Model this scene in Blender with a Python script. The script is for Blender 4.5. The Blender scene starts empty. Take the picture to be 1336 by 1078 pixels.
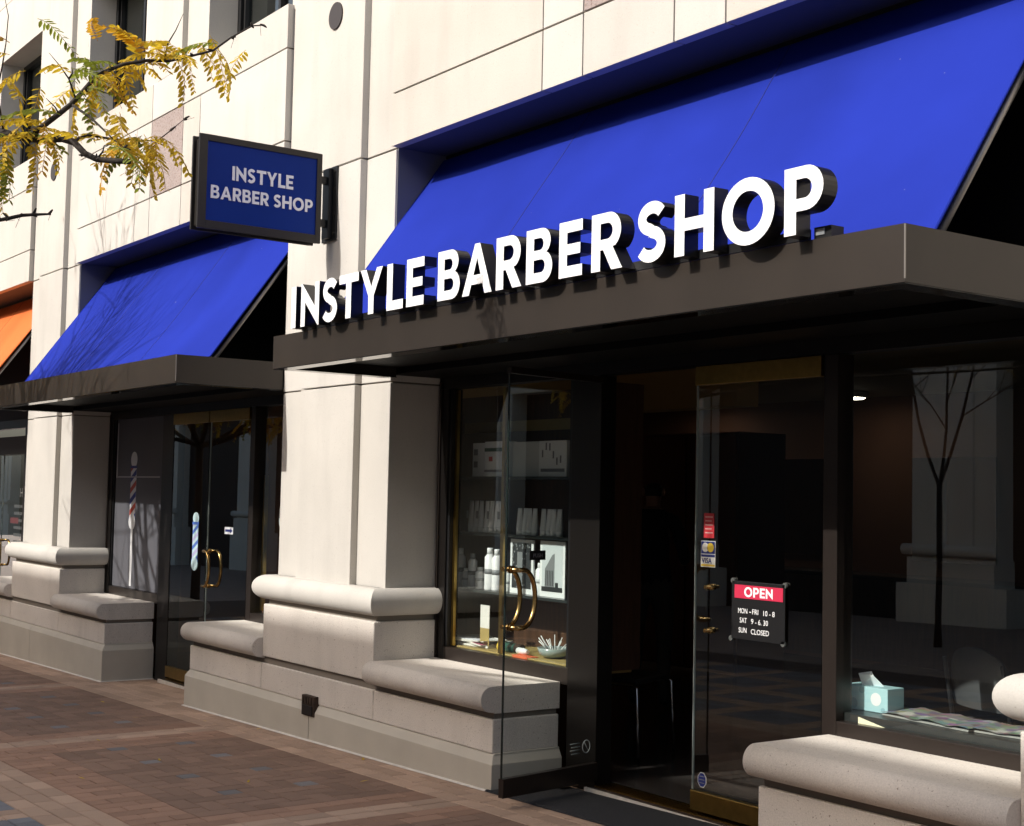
import bpy, bmesh, math, random
from mathutils import Vector, Matrix
R = math.radians
random.seed(7)
scene = bpy.context.scene
COL = scene.collection

# ------------------------------------------------------------------ camera
cam_data = bpy.data.cameras.new('camera')
cam = bpy.data.objects.new('camera', cam_data)
COL.objects.link(cam)
right = Vector((0.58168664, 0.81314607, 0.02083557))
up = Vector((0.03588581, -0.05124424, 0.9980412))
fwd = Vector((-0.81262098, 0.57979953, 0.05898849))
cam.matrix_world = Matrix(((right.x, up.x, -fwd.x, 0.0), (right.y, up.y, -fwd.y, -4.507),
                           (right.z, up.z, -fwd.z, 1.62), (0, 0, 0, 1)))
cam_data.sensor_fit = 'HORIZONTAL'
cam_data.sensor_width = 36.0
cam_data.lens = 49.51
cam_data.clip_start = 0.05
cam_data.clip_end = 600.0
scene.camera = cam

# ------------------------------------------------------------------ sky, sun, exposure
world = bpy.data.worlds.new('World')
scene.world = world
world.use_nodes = True
wn = world.node_tree
wn.nodes.clear()
sky = wn.nodes.new('ShaderNodeTexSky')
sky.sky_type = 'NISHITA'
sky.sun_disc = False
sky.sun_elevation = R(35.6)
sky.sun_rotation = R(180 + 5.7)
sky.air_density = 1.0
sky.dust_density = 5.0
sky.ozone_density = 0.6
bg = wn.nodes.new('ShaderNodeBackground')
bg.inputs['Strength'].default_value = 0.15
wo = wn.nodes.new('ShaderNodeOutputWorld')
wn.links.new(sky.outputs[0], bg.inputs[0])
wn.links.new(bg.outputs[0], wo.inputs[0])

sun_data = bpy.data.lights.new('sun', 'SUN')
sun_data.energy = 3.3
sun_data.angle = R(0.53)
sun_data.color = (1.0, 0.965, 0.91)
sun = bpy.data.objects.new('sun', sun_data)
COL.objects.link(sun)
sun_dir = Vector((0.1, 1.0, -0.72)).normalized()
sun.rotation_euler = sun_dir.to_track_quat('-Z', 'Y').to_euler()
sun.location = (0, -20, 20)

scene.view_settings.view_transform = 'Standard'
scene.view_settings.look = 'None'
scene.view_settings.exposure = 0.48
scene.view_settings.gamma = 1.0
scene.view_settings.use_curve_mapping = False
scene.render.engine = 'CYCLES'
scene.cycles.max_bounces = 8
scene.cycles.transparent_max_bounces = 24
scene.cycles.use_denoising = True

# ------------------------------------------------------------------ materials
def new_mat(name):
    m = bpy.data.materials.new(name)
    m.use_nodes = True
    nt = m.node_tree
    b = nt.nodes['Principled BSDF']
    return m, nt, b

def simple(name, col, rough=0.6, metal=0.0, var=0.0, scale=8.0, bump=0.0, bscale=120.0, spec=None, stretch=None):
    m, nt, b = new_mat(name)
    b.inputs['Base Color'].default_value = (*col, 1)
    b.inputs['Roughness'].default_value = rough
    b.inputs['Metallic'].default_value = metal
    if spec is not None:
        b.inputs['Specular IOR Level'].default_value = spec
    if var or bump:
        tc = nt.nodes.new('ShaderNodeTexCoord')
        src = tc.outputs['Object']
        if stretch:
            mp = nt.nodes.new('ShaderNodeMapping')
            mp.inputs['Scale'].default_value = stretch
            nt.links.new(src, mp.inputs[0])
            src = mp.outputs[0]
    if var:
        n = nt.nodes.new('ShaderNodeTexNoise')
        n.inputs['Scale'].default_value = scale
        n.inputs['Detail'].default_value = 6
        nt.links.new(src, n.inputs['Vector'])
        r = nt.nodes.new('ShaderNodeMapRange')
        r.inputs[1].default_value = 0.3; r.inputs[2].default_value = 0.7
        r.inputs[3].default_value = 1 - var; r.inputs[4].default_value = 1 + var
        nt.links.new(n.outputs[0], r.inputs[0])
        mx = nt.nodes.new('ShaderNodeMix'); mx.data_type = 'RGBA'; mx.blend_type = 'MULTIPLY'
        mx.inputs['Factor'].default_value = 1.0
        mx.inputs['A'].default_value = (*col, 1)
        nt.links.new(r.outputs[0], mx.inputs['B'])
        nt.links.new(mx.outputs['Result'], b.inputs['Base Color'])
    if bump:
        n2 = nt.nodes.new('ShaderNodeTexNoise')
        n2.inputs['Scale'].default_value = bscale
        n2.inputs['Detail'].default_value = 4
        nt.links.new(src, n2.inputs['Vector'])
        bp = nt.nodes.new('ShaderNodeBump')
        bp.inputs['Strength'].default_value = bump
        bp.inputs['Distance'].default_value = 0.004
        nt.links.new(n2.outputs[0], bp.inputs['Height'])
        nt.links.new(bp.outputs[0], b.inputs['Normal'])
    return m

def stone(name, col, speck=0.5, stain=0.12, dark_speck=(0.22, 0.17, 0.13)):
    """Precast stone: broad mottling, vertical weather streaks, fine aggregate specks, pitted relief."""
    m, nt, b = new_mat(name)
    L = nt.links.new
    tc = nt.nodes.new('ShaderNodeTexCoord')
    def noise(scale, detail, vec):
        n = nt.nodes.new('ShaderNodeTexNoise')
        n.inputs['Scale'].default_value = scale; n.inputs['Detail'].default_value = detail
        L(vec, n.inputs['Vector']); return n.outputs[0]
    def rng(v, a, c, lo, hi):
        r = nt.nodes.new('ShaderNodeMapRange')
        r.inputs[1].default_value = a; r.inputs[2].default_value = c
        r.inputs[3].default_value = lo; r.inputs[4].default_value = hi
        L(v, r.inputs[0]); return r.outputs[0]
    def mul(a, c):
        x = nt.nodes.new('ShaderNodeMath'); x.operation = 'MULTIPLY'
        L(a, x.inputs[0]); L(c, x.inputs[1]); return x.outputs[0]
    mp = nt.nodes.new('ShaderNodeMapping'); mp.inputs['Scale'].default_value = (5, 5, 0.8)
    L(tc.outputs['Object'], mp.inputs[0])
    broad = rng(noise(1.7, 5, tc.outputs['Object']), .3, .7, 1 - stain * .5, 1 + stain * .35)
    streak = rng(noise(1.0, 5, mp.outputs[0]), .5, .8, 1.0, 1 - stain * .8)
    fine = rng(noise(140, 3, tc.outputs['Object']), .3, .7, 1 - .10 * min(speck, 2), 1 + .10 * min(speck, 2))
    f = mul(mul(broad, streak), fine)
    mx = nt.nodes.new('ShaderNodeMix'); mx.data_type = 'RGBA'; mx.blend_type = 'MULTIPLY'
    mx.inputs['Factor'].default_value = 1; mx.inputs['A'].default_value = (*col, 1)
    L(f, mx.inputs['B'])
    sp = rng(noise(95 if speck < 2 else 55, 6, tc.outputs['Object']), .66 if speck < 2 else .52, .72, 0, min(speck, 1))
    mx2 = nt.nodes.new('ShaderNodeMix'); mx2.data_type = 'RGBA'
    L(sp, mx2.inputs['Factor']); L(mx.outputs['Result'], mx2.inputs['A'])
    mx2.inputs['B'].default_value = (*dark_speck, 1)
    L(mx2.outputs['Result'], b.inputs['Base Color'])
    b.inputs['Roughness'].default_value = .88
    b.inputs['Specular IOR Level'].default_value = .25
    bp = nt.nodes.new('ShaderNodeBump')
    bp.inputs['Strength'].default_value = .35 * speck + .08; bp.inputs['Distance'].default_value = .004
    L(noise(150, 5, tc.outputs['Object']), bp.inputs['Height'])
    L(bp.outputs[0], b.inputs['Normal'])
    return m

def glass(name, tint=(0.86, 0.90, 0.88), boost=1.7):
    m = bpy.data.materials.new(name); m.use_nodes = True
    nt = m.node_tree; nt.nodes.clear(); L = nt.links.new
    out = nt.nodes.new('ShaderNodeOutputMaterial')
    tr = nt.nodes.new('ShaderNodeBsdfTransparent'); tr.inputs[0].default_value = (*tint, 1)
    gl = nt.nodes.new('ShaderNodeBsdfGlossy'); gl.inputs['Roughness'].default_value = 0.0
    gl.inputs['Color'].default_value = (0.95, 1.0, 0.97, 1)
    fr = nt.nodes.new('ShaderNodeFresnel'); fr.inputs['IOR'].default_value = 1.5
    geo = nt.nodes.new('ShaderNodeNewGeometry')
    inv = nt.nodes.new('ShaderNodeMath'); inv.operation = 'SUBTRACT'; inv.inputs[0].default_value = 1
    L(geo.outputs['Backfacing'], inv.inputs[1])
    m1 = nt.nodes.new('ShaderNodeMath'); m1.operation = 'ADD'; m1.inputs[1].default_value = boost
    L(fr.outputs[0], m1.inputs[0])
    m2 = nt.nodes.new('ShaderNodeMath'); m2.operation = 'MULTIPLY'; m2.use_clamp = True
    L(m1.outputs[0], m2.inputs[0]); L(inv.outputs[0], m2.inputs[1])
    mx = nt.nodes.new('ShaderNodeMixShader')
    L(m2.outputs[0], mx.inputs[0]); L(tr.outputs[0], mx.inputs[1]); L(gl.outputs[0], mx.inputs[2])
    L(mx.outputs[0], out.inputs[0])
    return m

def fabric(name, col):
    m, nt, b = new_mat(name); L = nt.links.new
    tc = nt.nodes.new('ShaderNodeTexCoord')
    n = nt.nodes.new('ShaderNodeTexNoise'); n.inputs['Scale'].default_value = 1.1; n.inputs['Detail'].default_value = 4
    L(tc.outputs['Object'], n.inputs['Vector'])
    r = nt.nodes.new('ShaderNodeMapRange'); r.inputs[1].default_value = .3; r.inputs[2].default_value = .7
    r.inputs[3].default_value = .86; r.inputs[4].default_value = 1.14
    L(n.outputs[0], r.inputs[0])
    n2 = nt.nodes.new('ShaderNodeTexNoise'); n2.inputs['Scale'].default_value = 26; n2.inputs['Detail'].default_value = 2
    L(tc.outputs['Object'], n2.inputs['Vector'])
    sp = nt.nodes.new('ShaderNodeMapRange'); sp.inputs[1].default_value = .79; sp.inputs[2].default_value = .81
    sp.inputs[3].default_value = 0; sp.inputs[4].default_value = .55
    L(n2.outputs[0], sp.inputs[0])
    mx = nt.nodes.new('ShaderNodeMix'); mx.data_type = 'RGBA'; mx.blend_type = 'MULTIPLY'
    mx.inputs['Factor'].default_value = 1; mx.inputs['A'].default_value = (*col, 1)
    L(r.outputs[0], mx.inputs['B'])
    mx2 = nt.nodes.new('ShaderNodeMix'); mx2.data_type = 'RGBA'
    L(sp.outputs[0], mx2.inputs['Factor']); L(mx.outputs['Result'], mx2.inputs['A'])
    mx2.inputs['B'].default_value = (.45, .45, .5, 1)
    L(mx2.outputs['Result'], b.inputs['Base Color'])
    b.inputs['Roughness'].default_value = .8
    b.inputs['Specular IOR Level'].default_value = .06
    # woven threads
    w = nt.nodes.new('ShaderNodeTexNoise'); w.inputs['Scale'].default_value = 420; w.inputs['Detail'].default_value = 1
    L(tc.outputs['Object'], w.inputs['Vector'])
    bp = nt.nodes.new('ShaderNodeBump'); bp.inputs['Strength'].default_value = .12; bp.inputs['Distance'].default_value = .002
    L(w.outputs[0], bp.inputs['Height']); L(bp.outputs[0], b.inputs['Normal'])
    return m

def emit(name, col, s):
    m = bpy.data.materials.new(name); m.use_nodes = True
    b = m.node_tree.nodes['Principled BSDF']
    b.inputs['Base Color'].default_value = (*col, 1)
    b.inputs['Emission Color'].default_value = (*col, 1)
    b.inputs['Emission Strength'].default_value = s
    return m

STONE = stone('precast stone cream', (.515, .49, .448), .36, .13)
STONE_LOW = stone('precast stone weathered', (.665, .615, .555), 1.0, .17)
STONE_OPP = stone('precast stone opposite', (.80, .76, .67), .3, .1)
STONES = [stone('precast panel %d' % i, c, .36, .13) for i, c in enumerate(((.51, .485, .445), (.54, .515, .475), (.50, .467, .42), (.525, .503, .465)))]
PINK = stone('pink granite panel', (.345, .285, .265), 2.6, .08, (.15, .09, .08))
PLINTH = simple('painted plinth', (.50, .465, .395), .7, 0, .07, 3, .1, 90)
CAULK = simple('white sealant', (.62, .58, .52), .7, 0, .1, 20)
JOINT = simple('joint shadow backing', (.20, .175, .145), .9)
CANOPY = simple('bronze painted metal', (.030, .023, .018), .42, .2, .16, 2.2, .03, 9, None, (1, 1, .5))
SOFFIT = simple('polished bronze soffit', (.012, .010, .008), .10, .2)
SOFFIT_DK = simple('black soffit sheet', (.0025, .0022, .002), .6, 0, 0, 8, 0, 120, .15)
FRAME = simple('dark bronze frame', (.035, .027, .023), .32, .5, .06, 12)
BLACK = simple('black painted metal', (.012, .012, .013), .4, .2)
JAMB = simple('black jamb metal', (.010, .008, .007), .35, .3)
TRANSOM = simple('black transom', (.010, .009, .009), .6)
BRASS = simple('aged brass', (.42, .27, .075), .30, 1.0, .10, 30)
BRASS_POL = simple('brass handle', (.48, .31, .12), .26, 1.0, .12, 25)
LEDGE = simple('ochre display ledge', (.38, .28, .10), .5)
GLASS = glass('shop glass', (0.90, 0.94, 0.92), .065)
GLASS_DOOR = glass('door glass', (.93, .96, .94), .06)
GLASS_UP = glass('upper window glass', (.55, .58, .56), .08)
BLUE = fabric('blue awning canvas', (.013, .027, .272))
ORANGE = fabric('orange awning canvas', (.62, .15, .045))
WHITE = simple('white acrylic', (.88, .88, .88), .35)
RETURN = simple('black letter return', (.012, .012, .013), .28, .1)
SIGN_BLUE = simple('blue sign face', (.004, .028, .22), .45, 0, .08, 2, 0, 120, .12)
SIGN_FRAME = simple('sign cabinet bronze', (.018, .015, .013), .45, .2)
SIGN_TEXT = simple('silver grey lettering', (.88, .88, .90), .5)
RAFTER = simple('aluminium rafter', (.30, .28, .26), .4, .7)
SEAM = simple('blue seam thread', (.012, .018, .16), .8)
SEAM_O = simple('orange seam thread', (.30, .06, .015), .8)
PLASTER = simple('grey soffit plaster', (.09, .09, .10), .8)
RECESS_SHADE = simple('dark recess shade', (.17, .17, .17), .7)  # grey standing in for shade on the stone jambs beside the awnings
MAT_RUB = simple('charcoal entrance mat', (.018, .019, .022), .95, 0, .25, 60, .5, 200)
WOOD_DK = simple('dark stained wood', (.075, .034, .018), .5, 0, .25, 4, 0, 1, None, (12, 12, 1))
INT_WALL = simple('interior brown wall', (.13, .055, .028), .8)
INT_FLOOR = simple('interior dark floor', (.045, .04, .037), .22)
CHROME = simple('chrome tube', (.65, .66, .68), .15, 1.0)
GREYP = simple('grey window board', (.095, .095, .108), .6, 0, .04, 3)
WHITEP = simple('white packaging', (.86, .87, .88), .4)
GREYPK = simple('grey print', (.22, .23, .24), .5)
DKPRINT = simple('dark print', (.03, .032, .035), .5)
GREENPK = simple('green print', (.03, .10, .075), .5)
REDPK = simple('red print', (.50, .03, .04), .5)
PINKRED = simple('crimson sign banner', (.55, .025, .07), .45)
TEAL = simple('pale aqua carton', (.42, .66, .70), .5)
TEAL_D = simple('aqua dots', (.28, .48, .54), .5)
NAVY = simple('navy print', (.015, .03, .20), .5)
YELLOWP = simple('yellow print', (.75, .52, .05), .5)
PAPER = simple('paper', (.72, .71, .66), .7)
RUST = simple('rusty iron', (.05, .032, .022), .8, .4, .4, 40)
BARK = simple('locust bark', (.030, .023, .018), .9, 0, .3, 30, .6, 60)
DISC = simple('dark steel disc', (.055, .045, .042), .5, .3)
SKIN = simple('skin', (.36, .20, .14), .5)
SHIRT = simple('dark shirt', (.02, .021, .028), .85)
TROUSER = simple('grey trousers', (.09, .085, .08), .85)
HAIR = simple('dark hair', (.02, .014, .01), .6)
SEAT = simple('dark seat', (.02, .02, .022), .5)
GREYSEAT = simple('grey moulded seat', (.07, .072, .075), .5)

def leaf_mat(name, col, trans):
    m, nt, b = new_mat(name); L = nt.links.new
    tc = nt.nodes.new('ShaderNodeTexCoord'); n = nt.nodes.new('ShaderNodeTexNoise')
    n.inputs['Scale'].default_value = 22; n.inputs['Detail'].default_value = 3
    L(tc.outputs['Object'], n.inputs['Vector'])
    r = nt.nodes.new('ShaderNodeMapRange'); r.inputs[1].default_value = .3; r.inputs[2].default_value = .7
    r.inputs[3].default_value = .65; r.inputs[4].default_value = 1.3
    L(n.outputs[0], r.inputs[0])
    mx = nt.nodes.new('ShaderNodeMix'); mx.data_type = 'RGBA'; mx.blend_type = 'MULTIPLY'
    mx.inputs['Factor'].default_value = 1; mx.inputs['A'].default_value = (*col, 1); L(r.outputs[0], mx.inputs['B'])
    L(mx.outputs['Result'], b.inputs['Base Color']); b.inputs['Roughness'].default_value = .6
    tl = nt.nodes.new('ShaderNodeBsdfTranslucent'); L(mx.outputs['Result'], tl.inputs[0])
    ms = nt.nodes.new('ShaderNodeMixShader'); ms.inputs[0].default_value = trans
    L(b.outputs[0], ms.inputs[1]); L(tl.outputs[0], ms.inputs[2])
    L(ms.outputs[0], nt.nodes['Material Output'].inputs[0])
    return m
LEAF_Y = leaf_mat('golden leaf', (.68, .48, .032), .5)
LEAF_O = leaf_mat('amber leaf', (.66, .37, .03), .5)
LEAF_G = leaf_mat('yellow green leaf', (.26, .30, .035), .45)

def paver_mats(name, col, n=3, d=.11):
    return [stone('%s %d' % (name, i), tuple(c * (1 - d + 2 * d * i / (n - 1)) for c in col), .55, .16, (.09, .07, .06)) for i in range(n)]
PAV = {'tan': paver_mats('tan paver', (.41, .288, .21)), 'red': paver_mats('terracotta paver', (.31, .19, .132)),
       'dark': paver_mats('brown paver', (.225, .145, .105)), 'blue': paver_mats('blue grey paver', (.185, .175, .175), 2),
       'granite': paver_mats('granite paver', (.17, .175, .19), 2)}
SAND = simple('jointing sand', (.085, .062, .05), .95)
ASPHALT = simple('street surface', (.30, .24, .20), .9, 0, .15, 3)

# ------------------------------------------------------------------ mesh helpers
ORG = {}
class MB:
    def __init__(s): s.v = []; s.f = []; s.m = []; s.sm = []
    def face(s, idx, m=0, sm=False): s.f.append(tuple(idx)); s.m.append(m); s.sm.append(sm)
    def add(s, vs, fs, m=0, sm=False):
        o = len(s.v); s.v += [tuple(v) for v in vs]
        for f in fs: s.face([o + i for i in f], m, sm)
    def box(s, x0, x1, y0, y1, z0, z1, m=0):
        s.add([(x0, y0, z0), (x1, y0, z0), (x1, y1, z0), (x0, y1, z0), (x0, y0, z1), (x1, y0, z1), (x1, y1, z1), (x0, y1, z1)],
              [(0, 3, 2, 1), (4, 5, 6, 7), (0, 1, 5, 4), (1, 2, 6, 5), (2, 3, 7, 6), (3, 0, 4, 7)], m)
        return s
    def quad(s, a, b, c, d, m=0): s.add([a, b, c, d], [(0, 1, 2, 3)], m); return s
    def prism_x(s, prof, x0, x1, m=0, sm=False):
        """closed profile [(y,z)] counter-clockwise seen from +x, extruded along x"""
        n = len(prof)
        s.add([(x0, y, z) for y, z in prof] + [(x1, y, z) for y, z in prof], [], m)
        o = len(s.v) - 2 * n
        for i in range(n):
            j = (i + 1) % n; s.face((o + i, o + j, o + n + j, o + n + i), m, sm)
        s.face([o + n - 1 - i for i in range(n)], m); s.face([o + n + i for i in range(n)], m)
        return s
    def tube(s, pts, rad, n=8, m=0, cap=True):
        pts = [Vector(p) for p in pts]
        if not hasattr(rad, '__len__'): rad = [rad] * len(pts)
        o = len(s.v); prev = None
        for i, p in enumerate(pts):
            t = (pts[min(i + 1, len(pts) - 1)] - pts[max(i - 1, 0)]).normalized()
            if prev is None:
                a = Vector((0, 0, 1)) if abs(t.z) < .9 else Vector((1, 0, 0))
                u = t.cross(a).normalized()
            else:
                u = (prev - t * prev.dot(t)).normalized()
            prev = u; w = t.cross(u)
            for k in range(n):
                a = 2 * math.pi * k / n
                s.v.append(tuple(p + (u * math.cos(a) + w * math.sin(a)) * rad[i]))
        for i in range(len(pts) - 1):
            for k in range(n):
                s.face((o + i * n + k, o + i * n + (k + 1) % n, o + (i + 1) * n + (k + 1) % n, o + (i + 1) * n + k), m, True)
        if cap:
            s.face([o + n - 1 - k for k in range(n)], m); e = o + (len(pts) - 1) * n; s.face([e + k for k in range(n)], m)
        return s
    def lathe(s, c, prof, n=16, m=0, sm=True):
        """prof [(r,z)] from bottom to top round the vertical axis at c"""
        o = len(s.v)
        for r, z in prof:
            for k in range(n):
                a = 2 * math.pi * k / n; s.v.append((c[0] + r * math.cos(a), c[1] + r * math.sin(a), c[2] + z))
        for i in range(len(prof) - 1):
            for k in range(n):
                s.face((o + i * n + k, o + i * n + (k + 1) % n, o + (i + 1) * n + (k + 1) % n, o + (i + 1) * n + k), m, sm)
        s.face([o + n - 1 - k for k in range(n)], m); e = o + (len(prof) - 1) * n; s.face([e + k for k in range(n)], m)
        return s
    def disc_y(s, c, rx, rz, t, n=20, m=0, a0=0.0):
        """flat disc facing -y, thickness t"""
        o = len(s.v)
        for yy in (c[1], c[1] - t):
            for k in range(n):
                a = a0 + 2 * math.pi * k / n; s.v.append((c[0] + rx * math.cos(a), yy, c[2] + rz * math.sin(a)))
        for k in range(n): s.face((o + k, o + (k + 1) % n, o + n + (k + 1) % n, o + n + k), m)
        s.face([o + n + k for k in range(n)], m); s.face([o + n - 1 - k for k in range(n)], m)
        return s
    def build(s, name, mats, parent=None, bevel=0.0, seg=2, org=None):
        if not isinstance(mats, (list, tuple)): mats = [mats]
        o = org if org is not None else (ORG.get(parent.name, Vector((0, 0, 0))) if parent else Vector((0, 0, 0)))
        me = bpy.data.meshes.new(name)
        me.from_pydata([(x - o[0], y - o[1], z - o[2]) for x, y, z in s.v], [], s.f)
        for mt in mats: me.materials.append(mt)
        me.polygons.foreach_set('material_index', s.m)
        me.polygons.foreach_set('use_smooth', s.sm)
        if bevel:
            bm = bmesh.new(); bm.from_mesh(me)
            bmesh.ops.remove_doubles(bm, verts=bm.verts, dist=1e-5)
            ed = [e for e in bm.edges if len(e.link_faces) == 2 and e.calc_face_angle(0) > .5]
            bmesh.ops.bevel(bm, geom=ed, offset=bevel, segments=seg, affect='EDGES', profile=.5, clamp_overlap=True)
            bm.to_mesh(me); bm.free()
        me.update()
        ob = bpy.data.objects.new(name, me); COL.objects.link(ob)
        if parent:
            ob.parent = parent; ORG[ob.name] = Vector(o)
        else:
            ob.location = o
        return ob

def tag(o, label, cat, group=None, kind=None):
    if label: o['label'] = label
    if cat: o['category'] = cat
    if group: o['group'] = group
    if kind: o['kind'] = kind
    return o
def thing(name, loc, label, cat, group=None):
    o = bpy.data.objects.new(name, None); COL.objects.link(o); o.location = loc
    o.empty_display_size = .2; ORG[o.name] = Vector(loc)
    return tag(o, label, cat, group)
def structure(o): o['kind'] = 'structure'; return o

# ---- lettering: outlines drawn for a bold geometric capital alphabet (cap height 1)
def arc(cx, cy, rx, ry, a0, a1, n=14):
    return [(cx + rx * math.cos(R(a0 + (a1 - a0) * i / n)), cy + ry * math.sin(R(a0 + (a1 - a0) * i / n))) for i in range(n + 1)]
def dhole(x0, y0, x1, y1):
    r = (y1 - y0) / 2; rx = min(r * 1.0, x1 - x0 - .02)
    return [(x0, y0)] + arc(x1 - rx, (y0 + y1) / 2, rx, r, -90, 90) + [(x0, y1)]
def stroke(center, t):
    l, r = [], []
    for i, p in enumerate(center):
        a = center[max(i - 1, 0)]; b = center[min(i + 1, len(center) - 1)]
        dx, dy = b[0] - a[0], b[1] - a[1]; d = math.hypot(dx, dy)
        nx, ny = -dy / d * t / 2, dx / d * t / 2
        l.append((p[0] + nx, p[1] + ny)); r.append((p[0] - nx, p[1] - ny))
    return l + r[::-1]
S_ = .235
def glyphs():
    g = {}
    g['I'] = (.235, [[(0, 0), (S_, 0), (S_, 1), (0, 1)]])
    g['N'] = (.91, [[(0, 0), (.21, 0), (.21, .57), (.86, -.02), (.91, -.02), (.91, 1), (.70, 1), (.70, .44), (.05, 1.02), (0, 1.02)]])
    up_ = arc(.385, .72, .25, .185, 28, 255, 22); lo_ = arc(.345, .295, .265, .20, 78, -150, 22)
    g['S'] = (.74, [stroke(up_ + lo_, .205)])
    g['T'] = (.88, [[(.32, 0), (.32 + S_, 0), (.32 + S_, .80), (.88, .80), (.88, 1), (0, 1), (0, .80), (.32, .80)]])
    g['Y'] = (.96, [[(.365, 0), (.595, 0), (.595, .40), (.96, 1), (.71, 1), (.48, .60), (.25, 1), (0, 1), (.365, .40)]])
    g['L'] = (.68, [[(0, 0), (.68, 0), (.68, .20), (S_, .20), (S_, 1), (0, 1)]])
    g['E'] = (.68, [[(0, 0), (.68, 0), (.68, .20), (S_, .20), (S_, .40), (.62, .40), (.62, .59), (S_, .59), (S_, .80), (.68, .80), (.68, 1), (0, 1)]])
    w = .80
    g['B'] = (w, [[(0, 0)] + arc(w - .29, .285, .29, .285, -90, 62) + arc(w - .33, .755, .27, .245, -58, 90) + [(0, 1)],
                  dhole(S_, .185, w - .225, .425), dhole(S_, .60, w - .27, .825)])
    w = .76
    g['P'] = (w, [[(0, 0), (S_, 0), (S_, .34)] + arc(w - .33, .67, .33, .33, -90, 90) + [(0, 1)], dhole(S_, .525, w - .22, .815)])
    w = .80
    g['R'] = (w, [[(0, 0), (S_, 0), (S_, .36), (.31, .36), (.53, 0), (.81, 0), (.555, .40)] + arc(w - .345, .68, .315, .32, -58, 90) + [(0, 1)],
                  dhole(S_, .54, w - .245, .82)])
    w = 1.02
    g['A'] = (w, [[(0, 0), (.24, 0), (.315, .2), (w - .315, .2), (w - .24, 0), (w, 0), (w / 2 + .085, 1), (w / 2 - .085, 1)],
                  [(.385, .385), (w - .385, .385), (w / 2, .72)]])
    g['H'] = (.92, [[(0, 0), (S_, 0), (S_, .40), (.92 - S_, .40), (.92 - S_, 0), (.92, 0), (.92, 1), (.92 - S_, 1), (.92 - S_, .60), (S_, .60), (S_, 1), (0, 1)]])
    g['O'] = (1.11, [arc(.555, .5, .555, .52, 0, 354, 40), arc(.555, .5, .325, .315, 0, 352, 36)])
    return g
GL = glyphs()
def glyph_mb(ch, cap, depth, width=None):
    """returns MB in letter space: u right, v up, d towards the reader (0 back .. depth front); slot 0 face, slot 1 sides"""
    w, loops = GL[ch]
    sx = (width / w if width else cap)
    cu = bpy.data.curves.new('glyph', 'CURVE'); cu.dimensions = '2D'; cu.fill_mode = 'BOTH'; cu.extrude = depth / 2
    for lp in loops:
        sp = cu.splines.new('POLY'); sp.points.add(len(lp) - 1); sp.use_cyclic_u = True
        for p, (x, y) in zip(sp.points, lp): p.co = (x * sx, y * cap, 0, 1)
    return curve_mb(cu, depth)
def curve_mb(cu, depth):
    ob = bpy.data.objects.new('glyph', cu); COL.objects.link(ob)
    dg = bpy.context.evaluated_depsgraph_get(); dg.update()
    me = bpy.data.meshes.new_from_object(ob.evaluated_get(dg))
    mb = MB()
    mb.v = [(v.co.x, v.co.y, v.co.z + depth / 2) for v in me.vertices]
    for p in me.polygons: mb.face(p.vertices, 0 if p.normal.z > .9 else 1)
    bpy.data.objects.remove(ob); bpy.data.meshes.remove(me); bpy.data.curves.remove(cu)
    return mb
def font_mb(s, size, depth=.0012, bold=0.0, align='LEFT'):
    cu = bpy.data.curves.new('text', 'FONT'); cu.body = s; cu.size = size; cu.extrude = depth / 2; cu.offset = bold
    cu.align_x = align; cu.resolution_u = 3
    return curve_mb(cu, depth)
def to_front(mb, x, y, z):           # face towards -y
    mb.v = [(x + u, y - d, z + v) for u, v, d in mb.v]; return mb
def to_side(mb, x, y, z):            # face towards +x, reading along +y
    mb.v = [(x + d, y + u, z + v) for u, v, d in mb.v]; return mb
def to_side_neg(mb, x, y, z):        # face towards -x, reading along -y
    mb.v = [(x - d, y - u, z + v) for u, v, d in mb.v]; return mb
def merge(a, b, moff=0):
    o = len(a.v); a.v += b.v
    for f, m, s in zip(b.f, b.m, b.sm): a.face([o + i for i in f], m + moff, s)
    return a
def word_mb(word, cap, depth, track=.13):
    a = MB(); u = 0
    for ch in word:
        if ch == ' ': u += .34 * cap; continue
        g = glyph_mb(ch, cap, depth); g.v = [(x + u, y, z) for x, y, z in g.v]; merge(a, g)
        u += (GL[ch][0] + track) * cap
        if ch in 'LT' : u -= .05 * cap
    return a, u - track * cap

# ------------------------------------------------------------------ dimensions
def gz(x): return .0215 * (x + 6.43)           # the street rises gently to the right
SLOPE = math.atan(.0215)
YD, YM, YC, YP = .465, .092, .041, .044        # shop front, pier margin, pilaster, frieze
PITCH = 6.18
def bay_x(k): return -5.47 + PITCH * k
def pier_x(p): return -8.56 + PITCH * p + (.06 if p > 0 else 0)
def bay_edges(k): return pier_x(k) + .765, pier_x(k + 1) - .765

# ------------------------------------------------------------------ ground and pavement
g = MB()
def gp(x, y, dz): return (x, y, gz(x) + dz)
g.quad(gp(-120, -60, -.03), gp(120, -60, -.03), gp(120, 60, -.03), gp(-120, 60, -.03))
structure(g.build('ground', ASPHALT))

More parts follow.
